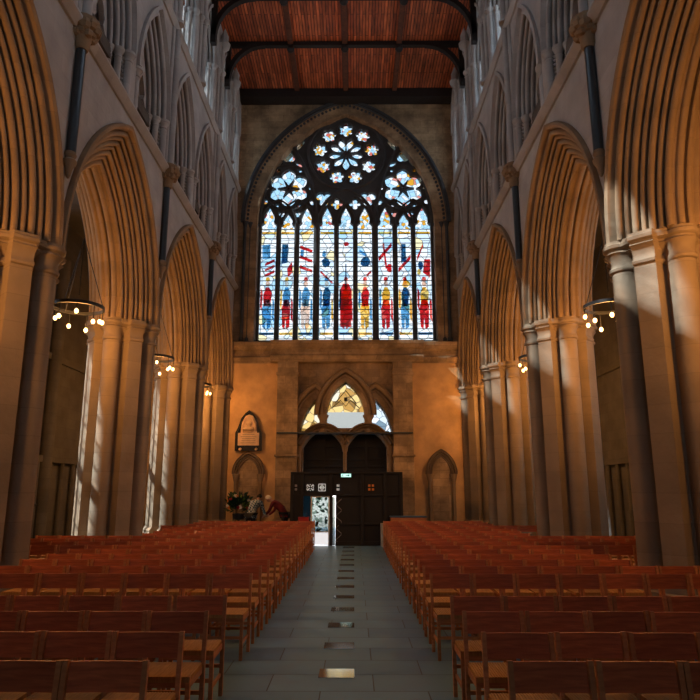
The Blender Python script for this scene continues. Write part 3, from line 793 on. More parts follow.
part(MB().lathe([(.02, zt-.95), (.07, zt-.85), (.07, zt-.2), (.10, zt-.15), (.13, zt+.05), (.13, zt+.35), (.05, zt+.4)], 14, (dxm, D+.0, 0)), 'centre_shaft', M['mould'], dah, True)
for s, xx in ((-1, dx0-.10), (1, dx1+.10)):
    part(MB().lathe([(.13, 0), (.13, .3), (.08, .4), (.08, zt-.2), (.14, zt-.02), (.14, zt+.03)], 14, (xx, D-.05, 0)), 'side_shaft', M['mould'], dah, True)
sl = MB(); sl.box(WX(279, 433), WX(413, 433), D-.46, D, wz(434.5), wz(433)); 
tag(sl.build('trim_15', M['tracery']), kind='structure')
# tall inner doors of the portal
dr = empty('door_1', kind='structure')
z_top = wz(430)
for s, xa, xb in ((-1, dx0-.05, dxm), (1, dxm, dx1+.05)):
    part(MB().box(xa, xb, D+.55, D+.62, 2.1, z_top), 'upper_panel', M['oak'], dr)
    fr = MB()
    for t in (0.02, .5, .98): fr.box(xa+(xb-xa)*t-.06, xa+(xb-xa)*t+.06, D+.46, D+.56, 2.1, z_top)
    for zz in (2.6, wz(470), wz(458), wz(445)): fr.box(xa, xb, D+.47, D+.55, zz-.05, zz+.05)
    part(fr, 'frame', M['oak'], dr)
# exterior pavement beyond the door
tag(MB().box(-6, 6, D+.9, D+16, -.12, -.02).build('ground', plain('pale_paving', (.6, .58, .54), .8)), kind='structure')
# upper part of west gable above: covered by wall

# wooden lobby with wicket door
LY = 20.72
def lp_(x, y): return wp(x, y, LY)
def LX(px): return (px-354)*(LY*cos(TH))/640
lz = wp(350, 472, LY)[1]
lob = empty('door_2', kind='structure')
lx0, lx1 = LX(291), LX(402)
g0, g1 = LX(311.5), LX(329)
zd = wp(350, 496, LY)[1]
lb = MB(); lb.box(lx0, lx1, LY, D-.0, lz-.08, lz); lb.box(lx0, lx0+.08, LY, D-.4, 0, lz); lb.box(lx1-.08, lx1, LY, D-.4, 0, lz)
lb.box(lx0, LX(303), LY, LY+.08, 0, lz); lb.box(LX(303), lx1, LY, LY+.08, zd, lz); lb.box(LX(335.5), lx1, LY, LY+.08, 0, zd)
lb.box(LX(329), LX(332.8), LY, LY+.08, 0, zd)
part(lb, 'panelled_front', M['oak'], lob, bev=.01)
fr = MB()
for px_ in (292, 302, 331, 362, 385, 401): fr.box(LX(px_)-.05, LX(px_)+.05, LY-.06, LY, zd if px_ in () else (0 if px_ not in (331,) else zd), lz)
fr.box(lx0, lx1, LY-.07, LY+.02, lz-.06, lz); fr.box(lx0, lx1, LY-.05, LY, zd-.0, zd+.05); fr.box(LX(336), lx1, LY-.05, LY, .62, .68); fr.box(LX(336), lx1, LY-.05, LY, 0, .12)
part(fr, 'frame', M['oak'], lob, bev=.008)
part(MB().box(LX(303), g0-.02, LY+.02, LY+.03, 0, zd), 'side_glass', M['g_teal'], lob)
zk = wp(350, 532, LY)[1]
part(MB().box(g0+.02, g1-.01, LY+.02, LY+.03, zk, zd-.03), 'door_glass', M['g_leafy'], lob)
part(MB().box(g0+.02, g1-.01, LY+.02, LY+.03, 0.02, zk), 'glowing_lower_panel', M['milk'], lob)
fr = MB(); fr.box(g0-.02, g0+.02, LY-.01, LY+.05, 0, zd); fr.box(g1-.02, g1+.02, LY-.01, LY+.05, 0, zd); fr.box(g0, g1, LY-.01, LY+.05, zd-.04, zd); fr.box(g0, g1, LY-.01, LY+.05, zk-.015, zk+.015)
part(fr, 'door_frame', M['fret'], lob)
part(MB().box(LX(332.8), LX(335.2), LY+.02, LY+.03, .01, zd-.02), 'slit_glass', M['g_portal_w'], lob)
# pierced fret panels over the door
def fret(px_, mat, style, wpx=7):
    x = LX(px_); z = (wp(350, 484, LY)[1]+wp(350, 491, LY)[1])/2; a = .105*wpx/7; b = .105; mb = MB()
    y0, y1 = LY-.075, LY-.05
    if style == 'cross':
        for ang in (pi/4, -pi/4):
            for s in (-1, 1):
                mb.beam((x+s*.03*cos(ang), (y0+y1)/2, z+s*.03*sin(ang)), (x+s*a*cos(ang)*1.25, (y0+y1)/2, z+s*b*sin(ang)*1.25), .03, .02, (0, 1, 0))
        for s in (-1, 1):
            mb.box(x-.012, x+.012, y0, y1, z+s*b-.03 if s > 0 else z-b, z+b if s > 0 else z-b+.03); mb.box(x+(s*a-.03 if s > 0 else -a), x+(a if s > 0 else -a+.03), y0, y1, z-.012, z+.012)
            mb.box(x+s*a-.01, x+s*a+.01, y0, y1, z-b*.7, z-b*.25); mb.box(x+s*a-.01, x+s*a+.01, y0, y1, z+b*.25, z+b*.7)
    elif style == 'square':
        for q in (1.0, .45):
            for s in (-1, 1): mb.box(x-a*q, x+a*q, y0, y1, z+s*b*q-.011, z+s*b*q+.011); mb.box(x+s*a*q-.011, x+s*a*q+.011, y0, y1, z-b*q, z+b*q)
        mb.box(x-.011, x+.011, y0, y1, z-b, z+b); mb.box(x-a, x+a, y0, y1, z-.011, z+.011)
    else:
        for sx in (-.5, .5):
            for sz in (-.5, .5): mb.box(x+sx*a*1.1-.035*wpx/7, x+sx*a*1.1+.035*wpx/7, y0, y1, z+sz*b*1.1-.035, z+sz*b*1.1+.035)
    part(mb, 'fret_panel', mat, lob)
fret(310.3, M['fretglow'], 'cross'); fret(322, M['fretglow'], 'square'); fret(338, M['fretglow'], 'dots', 3); fret(296, M['grey_board'], 'dots', 2.5); fret(371, M['fl_orange'], 'dots')  # the orange fret has its orange light put into the colour
# pale chevron painted on the open leaf beside the slit
cv = MB()
for k in range(4):
    zb = zd-.25-k*.36
    cv.beam((LX(336), LY-.008, zb), (LX(341.5), LY-.008, zb+.16), .012, .07, (0, 1, 0)); cv.beam((LX(336), LY-.008, zb-.02), (LX(341.5), LY-.008, zb-.17), .012, .05, (0, 1, 0))
part(cv, 'chevron_strapwork', M['grey_board'], lob)
# lit exit sign
ex = empty('exit_sign', (LX(346), LY-.12, wp(350, 475.5, LY)[1]), label='small pale lit exit sign above the dark lobby doors', cat='sign')
part(MB().box(-.17, .17, -.03, .03, -.065, .065), 'case', M['sign_green'], ex, bev=.005)
part(MB().box(-.155, .155, -.034, -.029, -.05, .05), 'lit_face', M['exit'], ex)
rm = MB(); rm.sph((-.10, -.037, .025), .012, 6, 4, (1, .3, 1)); rm.beam((-.10, -.037, .012), (-.11, -.037, -.015), .016, .004, (0, 1, 0)); rm.beam((-.11, -.037, -.012), (-.08, -.037, -.042), .009, .004, (0, 1, 0)); rm.beam((-.11, -.037, -.012), (-.14, -.037, -.035), .009, .004, (0, 1, 0))
part(rm, 'running_figure', M['sign_green'], ex); am_ = MB(); rm = am_; rm.beam((-.01, -.037, 0), (.10, -.037, 0), .02, .004, (0, 1, 0)); rm.beam((.06, -.037, .03), (.11, -.037, 0), .012, .004, (0, 1, 0)); rm.beam((.06, -.037, -.03), (.11, -.037, 0), .012, .004, (0, 1, 0))
part(am_, 'arrow', M['sign_green'], ex)

# ---- west wall side features
def blind(px0_, px1_, ytop, label):
    x0, x1 = WX(px0_, 480), WX(px1_, 480); t = .26; zs_ = wz(474); za = wz(ytop)
    o = empty('blind_arch', ((x0+x1)/2, D-.03, 0), label=label, cat='arch', group='blind arches on the west wall')
    hw = (x1-x0)/2-t; r, e = arch_re(hw, za-zs_-t)
    mb = MB(); prof = [(t, 0), (t, -.12)] + [(a, b) for a, b in scallop([(t-.02, -.10), (.10, -.06), (.0, .0)], 3, .05)] + [(0, 0)]
    sweep_arch(mb, [(r+a, d) for a, d in prof], e, 0, zs_, XZ(0), 14)
    part(mb, 'hood_moulding', M['surround'], o, True)
    g = gothic(r, e, 12, 0, zs_); fillpoly('blocked_panel', [[(g[0][0], 0)]+g+[(g[-1][0], 0)]], -.03, 0.0, M['west'], XZ(0), o)
    for s in (-1, 1):
        part(MB().lathe([(.12, 0), (.12, .25), (.07, .35), (.07, zs_-.3), (.09, zs_-.25), (.14, zs_-.04), (.14, zs_)], 14, (s*(hw+.10), -.06, 0)), 'shaft', M['mould'], o, True)
blind(233, 266, 452, 'blocked pointed doorway moulding on the ochre wall left of the doors, below the tablet')
blind(426.5, 458.5, 450, 'blocked pointed doorway moulding on the ochre wall right of the doors')
# memorial tablet
tx0, tx1 = WX(237, 430), WX(263.5, 430); tzb, tza = wz(451), wz(410.5); tw = tx1-tx0; th_ = tza-tzb
mt = empty('memorial_tablet', ((tx0+tx1)/2, D-.03, tzb), label='wall memorial with dark gothic frame, pale bust and inscribed tablet, left of the doors', cat='memorial')
hw = tw/2
outl = [(-hw, 0), (-hw, th_*.44), (-hw*.82, th_*.56), (-hw*.58, th_*.80), (-hw*.3, th_*.92), (0, th_), (hw*.3, th_*.92), (hw*.58, th_*.80), (hw*.82, th_*.56), (hw, th_*.44), (hw, 0)]
inner = [(-hw*.62, th_*.44), (-hw*.55, th_*.70), (-hw*.28, th_*.86), (0, th_*.89), (hw*.28, th_*.86), (hw*.55, th_*.70), (hw*.62, th_*.44)]
fillpoly('frame', [outl], -.07, 0, M['black'], XZ(0), mt); fillpoly('frame_rim', [outl, [(x*.86, z*.93+.05) for x, z in outl]], -.13, -.07, M['black'], XZ(0), mt)
fillpoly('niche', [inner], -.085, -.07, M['tablet'], XZ(0), mt)
part(MB().box(-hw*.80, hw*.80, -.12, -.07, th_*.13, th_*.44), 'inscription_tablet', M['tablet'], mt, bev=.01)
for k in range(5):
    l_ = hw*random.uniform(.45, .62); part(MB().box(-l_, l_, -.123, -.12, th_*(.39-.05*k), th_*(.39-.05*k)+.012), 'inscription_line', M['pot'], mt)
bu = MB(); bu.lathe([(.02, 0), (.15, .01), (.12, .05), (.07, .09), (.19, .14), (.24, .22), (.20, .33), (.09, .39), (.075, .44), (.11, .50), (.13, .58), (.12, .66), (.07, .73), (.005, .75)], 18)
bu = MB().add([(x, -.10+y*.5, th_*.44+z*th_*.0+z*.62) for x, y, z in bu.v], bu.f)
bu.sph((0, -.16, th_*.44+.36), .012); bu.tube([(-.22, -.11, th_*.44), (-.26, -.11, th_*.62), (-.12, -.11, th_*.8)], .03, 6); bu.tube([(.22, -.11, th_*.44), (.26, -.11, th_*.62), (.12, -.11, th_*.8)], .03, 6)
part(bu, 'bust', M['tablet'], mt, True)
ft = MB(); 
for s in (-1, 1): part(MB().sph((s*hw*.6, -.1, .06), .06), 'foot', M['tablet'], mt, True)

# ================================================================ PIERS
def rad(th, core=.47, rr=.195, rd=.605, fw=.175, ff=.735):
    r = core
    for k in range(4):
        a = th-k*pi/2; c_, s_ = cos(a)*rd, sin(a)*rd; disc = rr*rr-s_*s_
        if disc > 0 and c_ > 0: r = max(r, c_+sqrt(disc))
        a = (th-pi/4-k*pi/2+pi) % (2*pi)-pi
        if abs(a) < pi/3:
            x = ff/max(.2, cos(a))
            if abs(x*sin(a)) <= fw: r = max(r, x)
            elif abs(a) > 1e-6:
                x = fw/abs(sin(a))
                if x*cos(a) > .4: r = max(r, min(x, ff/cos(a)))
    return r
NP = 144
def pier_part(prof, half=None):
    mb = MB(); vs = []; fs = []; ths = [2*pi*i/NP for i in range(NP)]
    for z, dr, cr_ in prof:
        for t in ths:
            r = max(rad(t), cr_) + dr; vs.append((r*cos(t), r*sin(t), z))
    m = len(prof)
    for i in range(m-1):
        for k in range(NP): fs.append((i*NP+k, i*NP+(k+1) % NP, (i+1)*NP+(k+1) % NP, (i+1)*NP+k))
    fs += [tuple(range(NP-1, -1, -1)), tuple((m-1)*NP+k for k in range(NP))]
    return mb.add(vs, fs)
P_BASE = [(0, .16, .62), (.32, .16, .62), (.34, .12, .6), (.42, .12, .6), (.46, .08, .56), (.52, .09, .56), (.58, .03, .53), (.62, 0, .53)]
P_SHAFT = [(.60, 0, .5), (5.13, 0, .5)]
hc_ = H_CAP
P_CAP = [(5.09, 0, .5), (5.11, .035, .54), (5.15, .045, .56), (5.19, .01, .55), (5.25, 0, .52), (5.33, .02, .57), (5.38, .06, .60), (5.40, .085, .62), (5.43, .05, .62), (5.45, .055, .62), (5.48, .11, .66), (5.53, .12, .66), (5.55, .095, .66), (hc_, .095, .66)]
def make_pier(loc, label):
    o = empty('clustered_pier', loc, label=label, cat='column', group='clustered stone piers of the nave arcades')
    part(pier_part(P_BASE), 'base', M['pier'], o, True); part(pier_part(P_SHAFT), 'shaft_cluster', M['pier'], o, True); part(pier_part(P_CAP), 'capital', M['pier'], o, True)
    return o
proto = None
pos_words = ['set into the west wall', 'third from the viewer', 'second from the viewer', 'nearest to the viewer', 'beside the viewer', 'behind the viewer']
PXC = {-1: XL-TK/2, 1: XR+TK/2}
PIERS = []
for sd in (-1, 1):
    for i, y in enumerate(PY):
        lab = 'moulded stone pier on the %s of the nave, %s' % (SIDE[sd], pos_words[i])
        if proto is None: p = proto = make_pier((PXC[sd], y, 0), lab)
        else: p = copy_tree(proto, (PXC[sd], y, 0), label=lab)
        PIERS.append((PXC[sd], y))
# ================================================================ ARCADE ARCHES
AP = scallop([(A_R-.12, .03), (A_R-.79, TK/2-.16)], 7, .062, 8, 2.3) + scallop([(A_R-.80, TK/2-.14), (A_R-.80, TK/2+.14)], 2, .055, 7, 2.0) + scallop([(A_R-.79, TK/2+.16), (A_R-.12, TK-.03)], 7, .062, 8, 2.3)
hood = [(A_R+.02, .05), (A_R+.03, -.03), (A_R+.01, -.09), (A_R-.04, -.10), (A_R-.08, -.07), (A_R-.09, 0), (A_R-.10, .10)]
AP = hood + AP + [(A_R-.1, TK-.01), (A_R, TK)]
ab = MB(); sweep_arch(ab, AP, A_E, 0, 0, lambda a, b, d: Vector((d, a, b)), 18)
proto = None
for sd in (-1, 1):
    for i, b in enumerate(BC):
        lab = 'moulded pointed arcade arch, %s side, %s' % (SIDE[sd], ['against the west wall', 'second from the west wall', 'third from the west wall', 'nearest in view, cut by the frame', 'beside and behind the viewer'][i])
        loc = (XR if sd > 0 else XL, b, H_CAP)
        if proto is None:
            proto = ab.build('arcade_arch', M['mould'], None, True); proto.location = loc; proto.scale = (sd, BS[b], 1); tag(proto, lab, 'arch', 'arcade arches of the nave')
        else: copy_tree(proto, loc, label=lab, scale=(sd, BS[b], 1))
# ================================================================ TRIFORIUM
tf = empty('triforium_arch', (XR, 0, H_S1), cat='arch', group='triforium arches above the arcades')
F = lambda a, b, d: Vector((d, a, b))
h0 = H_TC-H_S1
am = MB()
tp = [(tr_r+.02, .05), (tr_r+.03, -.08), (tr_r-.05, -.10), (tr_r-.07, -.02)] + scallop([(tr_r-.08, 0), (tr_r-.40, .40)], 4, .075, 7) + [(tr_r-.34, .46), (tr_r, .46)]
sweep_arch(am, tp, tr_e, 0, h0, F, 14)
part(am, 'arch_moulding', M['grey'], tf, True)
def shaft_mb(a, d, z0, z1, r):
    c = (d, a, 0); return MB().lathe([(r*1.6, z0), (r*1.6, z0+.08), (r*1.25, z0+.13), (r, z0+.18), (r, z1-.24), (r*1.2, z1-.22), (r, z1-.18), (r*1.15, z1-.12), (r*1.75, z1-.06), (r*1.75, z1)], 12, c)
for s in (-1, 1):
    for a, d, r in ((1.03, .04, .085), (.88, .20, .075), (.76, .36, .065)):
        part(shaft_mb(s*a, d, .1, h0, r), 'shaft', M['grey'], tf, True)
    dt = MB()   # dog-tooth strip between the shafts
    for k in range(11): dt.sph((.13, s*.96, .25+k*.1), .045, 4, 2)
    part(dt, 'dog_tooth_strip', M['grey'], tf)
# inner sub tracery
r_, e_ = arch_re(.74, 1.85); g = gothic(r_, e_, 12, 0, h0)
lp = [(g[0][0], h0-.02)]+g+[(g[-1][0], h0-.02)]
subs = []
for s in (-1, 1):
    c = s*.36; subs.append([(c-.29, h0+.0), (c-.29, h0+.15), (c-.17, h0+.30), (c-.22, h0+.45), (c-.12, h0+.68), (c, h0+.86), (c+.12, h0+.68), (c+.22, h0+.45), (c+.17, h0+.30), (c+.29, h0+.15), (c+.29, h0+.0)])
qf = foil(0, h0+1.16, .24, 4, pi/2, .4)
fillpoly('sub_tracery', [lp]+subs+[qf], .42, .54, M['grey'], F, tf)
part(shaft_mb(0, .48, .1, h0, .065), 'centre_shaft', M['grey'], tf, True)
first = True
def place_mod(src, q, sd, h, label):
    global first
    k = QK.get(q, 1.0)
    if first: src.location = (XR if sd > 0 else XL, q, h); src.scale = (sd, k, 1); src['label'] = label; first = False
    else: copy_tree(src, (XR if sd > 0 else XL, q, h), label=label, scale=(sd, k, 1))
for sd in (-1, 1):
    for i, q in enumerate(QS): 
        if q > 4: place_mod(tf, q, sd, H_S1, 'grey triforium arch with clustered shafts, %s side, %s from the west wall' % (SIDE[sd], ORD[i]))
# ================================================================ CLERESTORY
cl = empty('clerestory_arch', cat='arch', group='clerestory arches under the roof')
h1 = H_CC-H_S2
r_, e_ = arch_re(.86, 1.60); am = MB(); sweep_arch(am, [(r_+.12, .02), (r_+.12, -.08), (r_+.02, -.08)] + scallop([(r_, 0), (r_-.18, .40)], 3, .055, 7) + [(r_, .44)], e_, 0, h1, F, 12)
part(am, 'arch_moulding', M['grey'], cl, True)
for s in (-1, 1):
    for a, d, r in ((.80, .06, .075), (.72, .22, .06), (.68, .38, .05)): part(shaft_mb(s*a, d, .1, h1, r), 'shaft', M['grey'], cl, True)
first = True
for sd in (-1, 1):
    for i, q in enumerate(QS):
        if q > 8: place_mod(cl, q, sd, H_S2, 'tall shafted clerestory arch under the roof, %s side, %s from the west wall' % (SIDE[sd], ORD[i]))
# wall-shaft clusters between the clerestory arches
cs = empty('clerestory_shaft_cluster', cat='column', group='tall shaft clusters between clerestory arches')
for a, d, r in ((0, -.10, .09), (-.17, -.03, .065), (.17, -.03, .065)):
    part(shaft_mb(a, d, .1, h1+.05, r), 'shaft', M['grey'], cs, True); part(MB().lathe([(r, h1), (r, H_TOP-H_S2-1.0), (r*1.5, H_TOP-H_S2-.9)], 10, (d, a, 0)), 'upper_shaft', M['grey'], cs, True)
pk = MB().lathe([(.02, H_TOP-H_S2-1.15), (.2, H_TOP-H_S2-.95), (.22, H_TOP-H_S2-.82), (.14, H_TOP-H_S2-.7), (.15, H_TOP-H_S2-.5), (.03, H_TOP-H_S2-.2), (.01, H_TOP-H_S2-.15)], 8, (-.16, 0, 0))
part(pk, 'carved_corbel', M['grey'], cs, True)
first = True
CSY = sorted(BC[:4]+PY[1:4], reverse=True)
for sd in (-1, 1):
    for i, q in enumerate(CSY): place_mod(cs, q, sd, H_S2, 'slender shaft cluster between clerestory arches, %s side, %s from the west wall' % (SIDE[sd], ORD[i]))
# ================================================================ VAULT SHAFTS (dark marble, over each pier)
vs_ = empty('vaulting_shaft', cat='column', group='dark marble wall shafts above the piers')
def knob(mb, c, r, n=9):
    for k in range(n):
        a = 2*pi*k/n; mb.sph((c[0]+r*.75*cos(a), c[1]+r*.75*sin(a), c[2]+.04*(k % 2)), r*.42, 6, 4)
cz = 7.05
cbm = MB().lathe([(.015, cz-.25), (.04, cz-.20), (.06, cz-.08), (.11, cz), (.12, cz+.06), (.08, cz+.1), (.11, cz+.16), (.09, cz+.22)], 14, (-.06, 0, 0)); knob(cbm, (-.06, 0, cz-.02), .085)
part(cbm, 'corbel', M['mould'], vs_, True)
part(MB().lathe([(.085, cz+.22), (.085, H_S1-.38)], 14, (-.07, 0, 0)), 'shaft', M['marble'], vs_, True)
bm = MB().lathe([(.10, H_S1-.42), (.13, H_S1-.36), (.13, H_S1-.25), (.24, H_S1-.05), (.27, H_S1+.02), (.27, H_S1+.14), (.2, H_S1+.2)], 12, (-.08, 0, 0)); knob(bm, (-.08, 0, H_S1-.14), .21, 10); knob(bm, (-.08, 0, H_S1-.02), .27, 12)
part(bm, 'foliage_capital', M['mould'], vs_, True)
for a, d, r in ((0, -.10, .095), (-.15, -.02, .06), (.15, -.02, .06)):
    part(MB().lathe([(r*1.5, H_S1+.15), (r, H_S1+.3), (r, H_S2-.1)], 12, (d, a, 0)), 'upper_shaft', M['grey'], vs_, True)
first = True
for sd in (-1, 1):
    for i, y in enumerate(PY[1:5]): place_mod(vs_, y, sd, 0, 'dark marble wall shaft, leafy capital, above the %s pier %s' % (SIDE[sd], pos_words[i+1]))
# ================================================================ ROOF TIMBERS
BY = [D-.32] + [D-3.45-2.42*k for k in range(0, 11)]
for i, y in enumerate(BY):
    if y < -4: continue
    o = empty('roof_truss', (CX, y, H_TOP), label='dark transverse roof beam with curved end braces, %s from the west wall' % ORD[i], cat='roof beam', group='dark roof beams')
    if i == 0: part(MB().box(-HW-.1, HW+.1, -.30, .30, -.38, 0), 'tie_beam', M['beam'], o)
    else: part(MB().box(-HW-.1, HW+.1, -.09, .09, -.17, 0), 'tie_beam', M['beam'], o)
    if i:
        for s in (-1, 1):
            pts = []
            for k in range(9):
                t = k/8*pi/2; pts.append((s*(HW-.12-1.35*(1-cos(t))), 0, -1.6+1.5*sin(t)))
            br = MB()
            for a, b in zip(pts, pts[1:]): br.beam(a, b, .16, .2, (0, 1, 0))
            br.box(*sorted((s*(HW-.02), s*(HW-.2))), -.1, .1, -1.9, -.1)
            part(br, 'curved_brace', M['beam'], o)
        bo = MB()
        for x in (-2.05, 0, 2.05): bo.sph((x, 0, -.26), .15, 8, 5)
        part(bo, 'carved_bosses', M['beam'], o, True)
for k, x in enumerate((-2.05, 0, 2.05)):
    o = MB().box(CX+x-.10, CX+x+.10, Y0, D, H_TOP-.12, H_TOP).build('purlin', M['purlin'])
    tag(o, 'long roof purlin %s of the boarded ceiling' % ['left', 'along the centre', 'right'][k], 'roof beam', 'purlins')

# ================================================================ FLOOR PLATES
for k in range(13):
    Yp = (EYE*0+6.17+1.085*k + 1.75*sin(TH))/cos(TH)
    o = MB().box(-.17, .17, -.15, .15, 0.001, .006).build('floor_plate', M['steel'], loc=(-.17, Yp, 0))
    tag(o, 'shiny rectangular plate set in the middle of the slate aisle, %s from the viewer' % ORD[k], 'floor plate', 'row of plates down the aisle')

# ================================================================ CHANDELIERS
ch = empty('ring_chandelier', cat='chandelier', group='iron ring chandeliers hanging in the arcade arches')
R_ = .49
rg = MB(); n = 40; vs = []; fs = []
for i in range(n):
    a = 2*pi*i/n
    for r, z in ((R_, .035), (R_+.025, .035), (R_+.025, -.035), (R_, -.035)): vs.append((r*cos(a), r*sin(a), z))
for i in range(n):
    for k in range(4): fs.append((i*4+k, i*4+(k+1) % 4, ((i+1) % n)*4+(k+1) % 4, ((i+1) % n)*4+k))
rg.add(vs, fs); part(rg, 'ring', M['iron'], ch)
for k in range(3):
    a = 2*pi*k/3+.4; part(MB().tube([(R_*cos(a), R_*sin(a), 0), (0, 0, 1.5)], .009, 5), 'chain', M['iron'], ch)
part(MB().tube([(0, 0, 1.5), (0, 0, H_CAP+A_R*0+.30-5.36-.90+.63)], .010, 5), 'hanging_rod', M['iron'], ch)
for k in range(9):
    a = 2*pi*k/9+.2; dz = (-.30, -.20, -.36)[k % 3]; x, y = R_*cos(a), R_*sin(a)
    cb = part(MB().tube([(x, y, 0), (x, y, dz+.06)], .008, 5), 'flex', M['iron'], ch)
    part(MB().sph((x, y, dz), .040, 10, 8, (1, 1, 1.25)), 'bulb', M['bulb'], cb, True)
ld = bpy.data.lights.new('chandelier_light', 'POINT'); ld.energy = LAMP_W; ld.color = LAMP_C; ld.shadow_soft_size = .30
lo = bpy.data.objects.new('lamp_glow', ld); COL.objects.link(lo); lo.parent = ch; lo.location = (0, 0, -.42); KIDS[ch.name].append(lo)
first_c = True
for sd in (-1, 1):
    for i, b in enumerate(BC[:4]):
        loc = (PXC[sd]+(.25 if sd > 0 else -.03), b+.15, 5.36); lab = 'iron ring chandelier, bare bulbs, in %s arcade, %s' % (SIDE[sd], ['nearest the west wall', 'second from the west wall', 'hanging nearest to the viewer', 'out of view beside the viewer', 'behind the viewer'][i])
        if first_c: ch.location = loc; ch['label'] = lab; first_c = False
        else: copy_tree(ch, loc, label=lab)
# wall sconce on the left between last piers, and one added on the right to brighten the wall
def sconce(x, y, z, label):
    o = empty('wall_lamp', (x, y, z), label=label, cat='lamp', group='small lamps on the aisle wall')
    part(MB().box(-.05, .05, -.02, .04, .1, .3), 'bracket', M['iron'], o); part(MB().sph((0, -.06, 0), .05, 10, 8, (1, 1, 1.3)), 'bulb', M['bulb'], o, True)
    l = bpy.data.lights.new('wall_lamp_light', 'POINT'); l.energy = 70; l.color = LAMP_C; l.shadow_soft_size = .06
    q = bpy.data.objects.new('lamp_glow', l); COL.objects.link(q); q.parent = o; q.location = (0, -.2, 0)
x, z = wp(203, 470, D-.1); sconce(x, D-.1, z, 'small bare wall lamp low beside the left wall respond')
sconce(XR+.5, D-.1, z, 'added wall lamp brightening the west wall beside the right respond')

# ================================================================ CHAIRS
BL = {}
def mesh_of(name, mb, mat, sm=False): return mb.mesh(name, M[mat], sm)
CW, CP = .455, .485
seat = MB(); ns = 22
seat.box(-CW/2+.01, CW/2-.01, -.42, -.03, .415, .45)
for k in range(ns):   # woven ridges
    x = -CW/2+.03+k*(CW-.06)/(ns-1); seat.tube([(x, -.42, .447), (x, -.03, .447)], .008, 5)
backb = MB(); nb = 8; vs = []; fs = []
for k in range(nb+1):
    x = -CW/2+.02+(CW-.04)*k/nb; cy = .012*(1-(2*k/nb-1)**2)
    for yy, zz in ((.015+cy+.02, .645), (.0+cy+.02, .645), (.02+cy+.02, .80), (.035+cy+.02, .80)): vs.append((x, yy, zz))
for k in range(nb):
    for j in range(4): fs.append((k*4+j, k*4+(j+1) % 4, (k+1)*4+(j+1) % 4, (k+1)*4+j))
fs += [(0, 1, 2, 3), tuple(nb*4+j for j in (3, 2, 1, 0))]; backb.add(vs, fs)
def postmb(s):
    return MB().beam((s*(CW/2-.005), -.03, 0), (s*(CW/2-.005), -.02, .44), .032, .036).beam((s*(CW/2-.005), -.02, .43), (s*(CW/2-.005), .03, .81), .030, .034)
def legmb(s): return MB().beam((s*(CW/2-.02), -.40, 0), (s*(CW/2-.02), -.40, .45), .032, .032)
rails = MB()
for s in (-1, 1): rails.beam((s*(CW/2-.015), -.40, .40), (s*(CW/2-.015), -.03, .40), .022, .045)
rails.beam((-CW/2+.02, -.40, .40), (CW/2-.02, -.40, .40), .022, .045); rails.beam((-CW/2, -.03, .40), (CW/2, -.03, .40), .022, .045)
stret = MB()
for s in (-1, 1): stret.beam((s*(CW/2-.015), -.40, .17), (s*(CW/2-.015), -.03, .17), .018, .028)
stret.beam((-CW/2+.02, -.40, .22), (CW/2-.02, -.40, .22), .02, .028); stret.beam((-CW/2, -.03, .24), (CW/2, -.03, .24), .02, .028)
MESH = [('seat', mesh_of('seat', seat, 'rush')), ('back_board', mesh_of('back_board', backb, 'chair_back')), ('back_post', mesh_of('back_post', postmb(-1), 'chair')), ('back_post', mesh_of('back_post', postmb(1), 'chair')),
        ('leg', mesh_of('leg', legmb(-1), 'chair')), ('leg', mesh_of('leg', legmb(1), 'chair')), ('seat_frame', mesh_of('seat_frame', rails, 'chair')), ('stretcher', mesh_of('stretcher', stret, 'chair'))]
rows = [3.82, 4.56, 5.30, 6.04] + [7.56+.735*k for k in range(17)]
def rowlim(sd, y):
    if y < 7.5: lim = (y+.4)*.555+.45
    elif y < 13.7: lim = 6.4 if sd < 0 else 5.9
    elif y < 17.4: lim = 5.2 if sd < 0 else 4.9
    else: lim = 4.45 if sd < 0 else 4.0
    return min(lim, (y+.4)*.555+.35)
NCH = 0; fam = 'chairs in rows either side of the nave aisle'
for ri, y in enumerate(rows):
    for sd in (-1, 1):
        x0 = -1.155 if sd < 0 else .86; k = 0
        while True:
            x = x0 + sd*(CW/2+k*CP)
            if abs(x)+.1 > rowlim(sd, y): break
            k += 1
            yy = y+random.uniform(-.012, .012); xx = x+random.uniform(-.006, .006)
            if any(abs(xx-px_) < 1.22 and abs(yy-.18-py_) < 1.16 for px_, py_ in PIERS): continue
            # skip what a pier in front hides altogether
            hid = False
            for px_, py_ in PIERS:
                if py_ < yy-.6 and py_ > 1:
                    t1, t2 = (xx-.3)/yy, (xx+.3)/yy; p1, p2 = (px_-.62)/py_, (px_+.62)/py_
                    if t1 > p1 and t2 < p2: hid = True
            if hid: continue
            lab = 'red-brown rush-seated chair, %s from aisle, %s row from viewer, %s of aisle' % (ORD[k-1], ORD[ri], SIDE[sd])
            o = empty('chair', (xx, yy, 0), random.uniform(-.02, .02), lab, 'chair', fam)
            for nm, me in MESH:
                c = bpy.data.objects.new(nm, me); COL.objects.link(c); c.parent = o
            NCH += 1
print('CHAIRS', NCH)

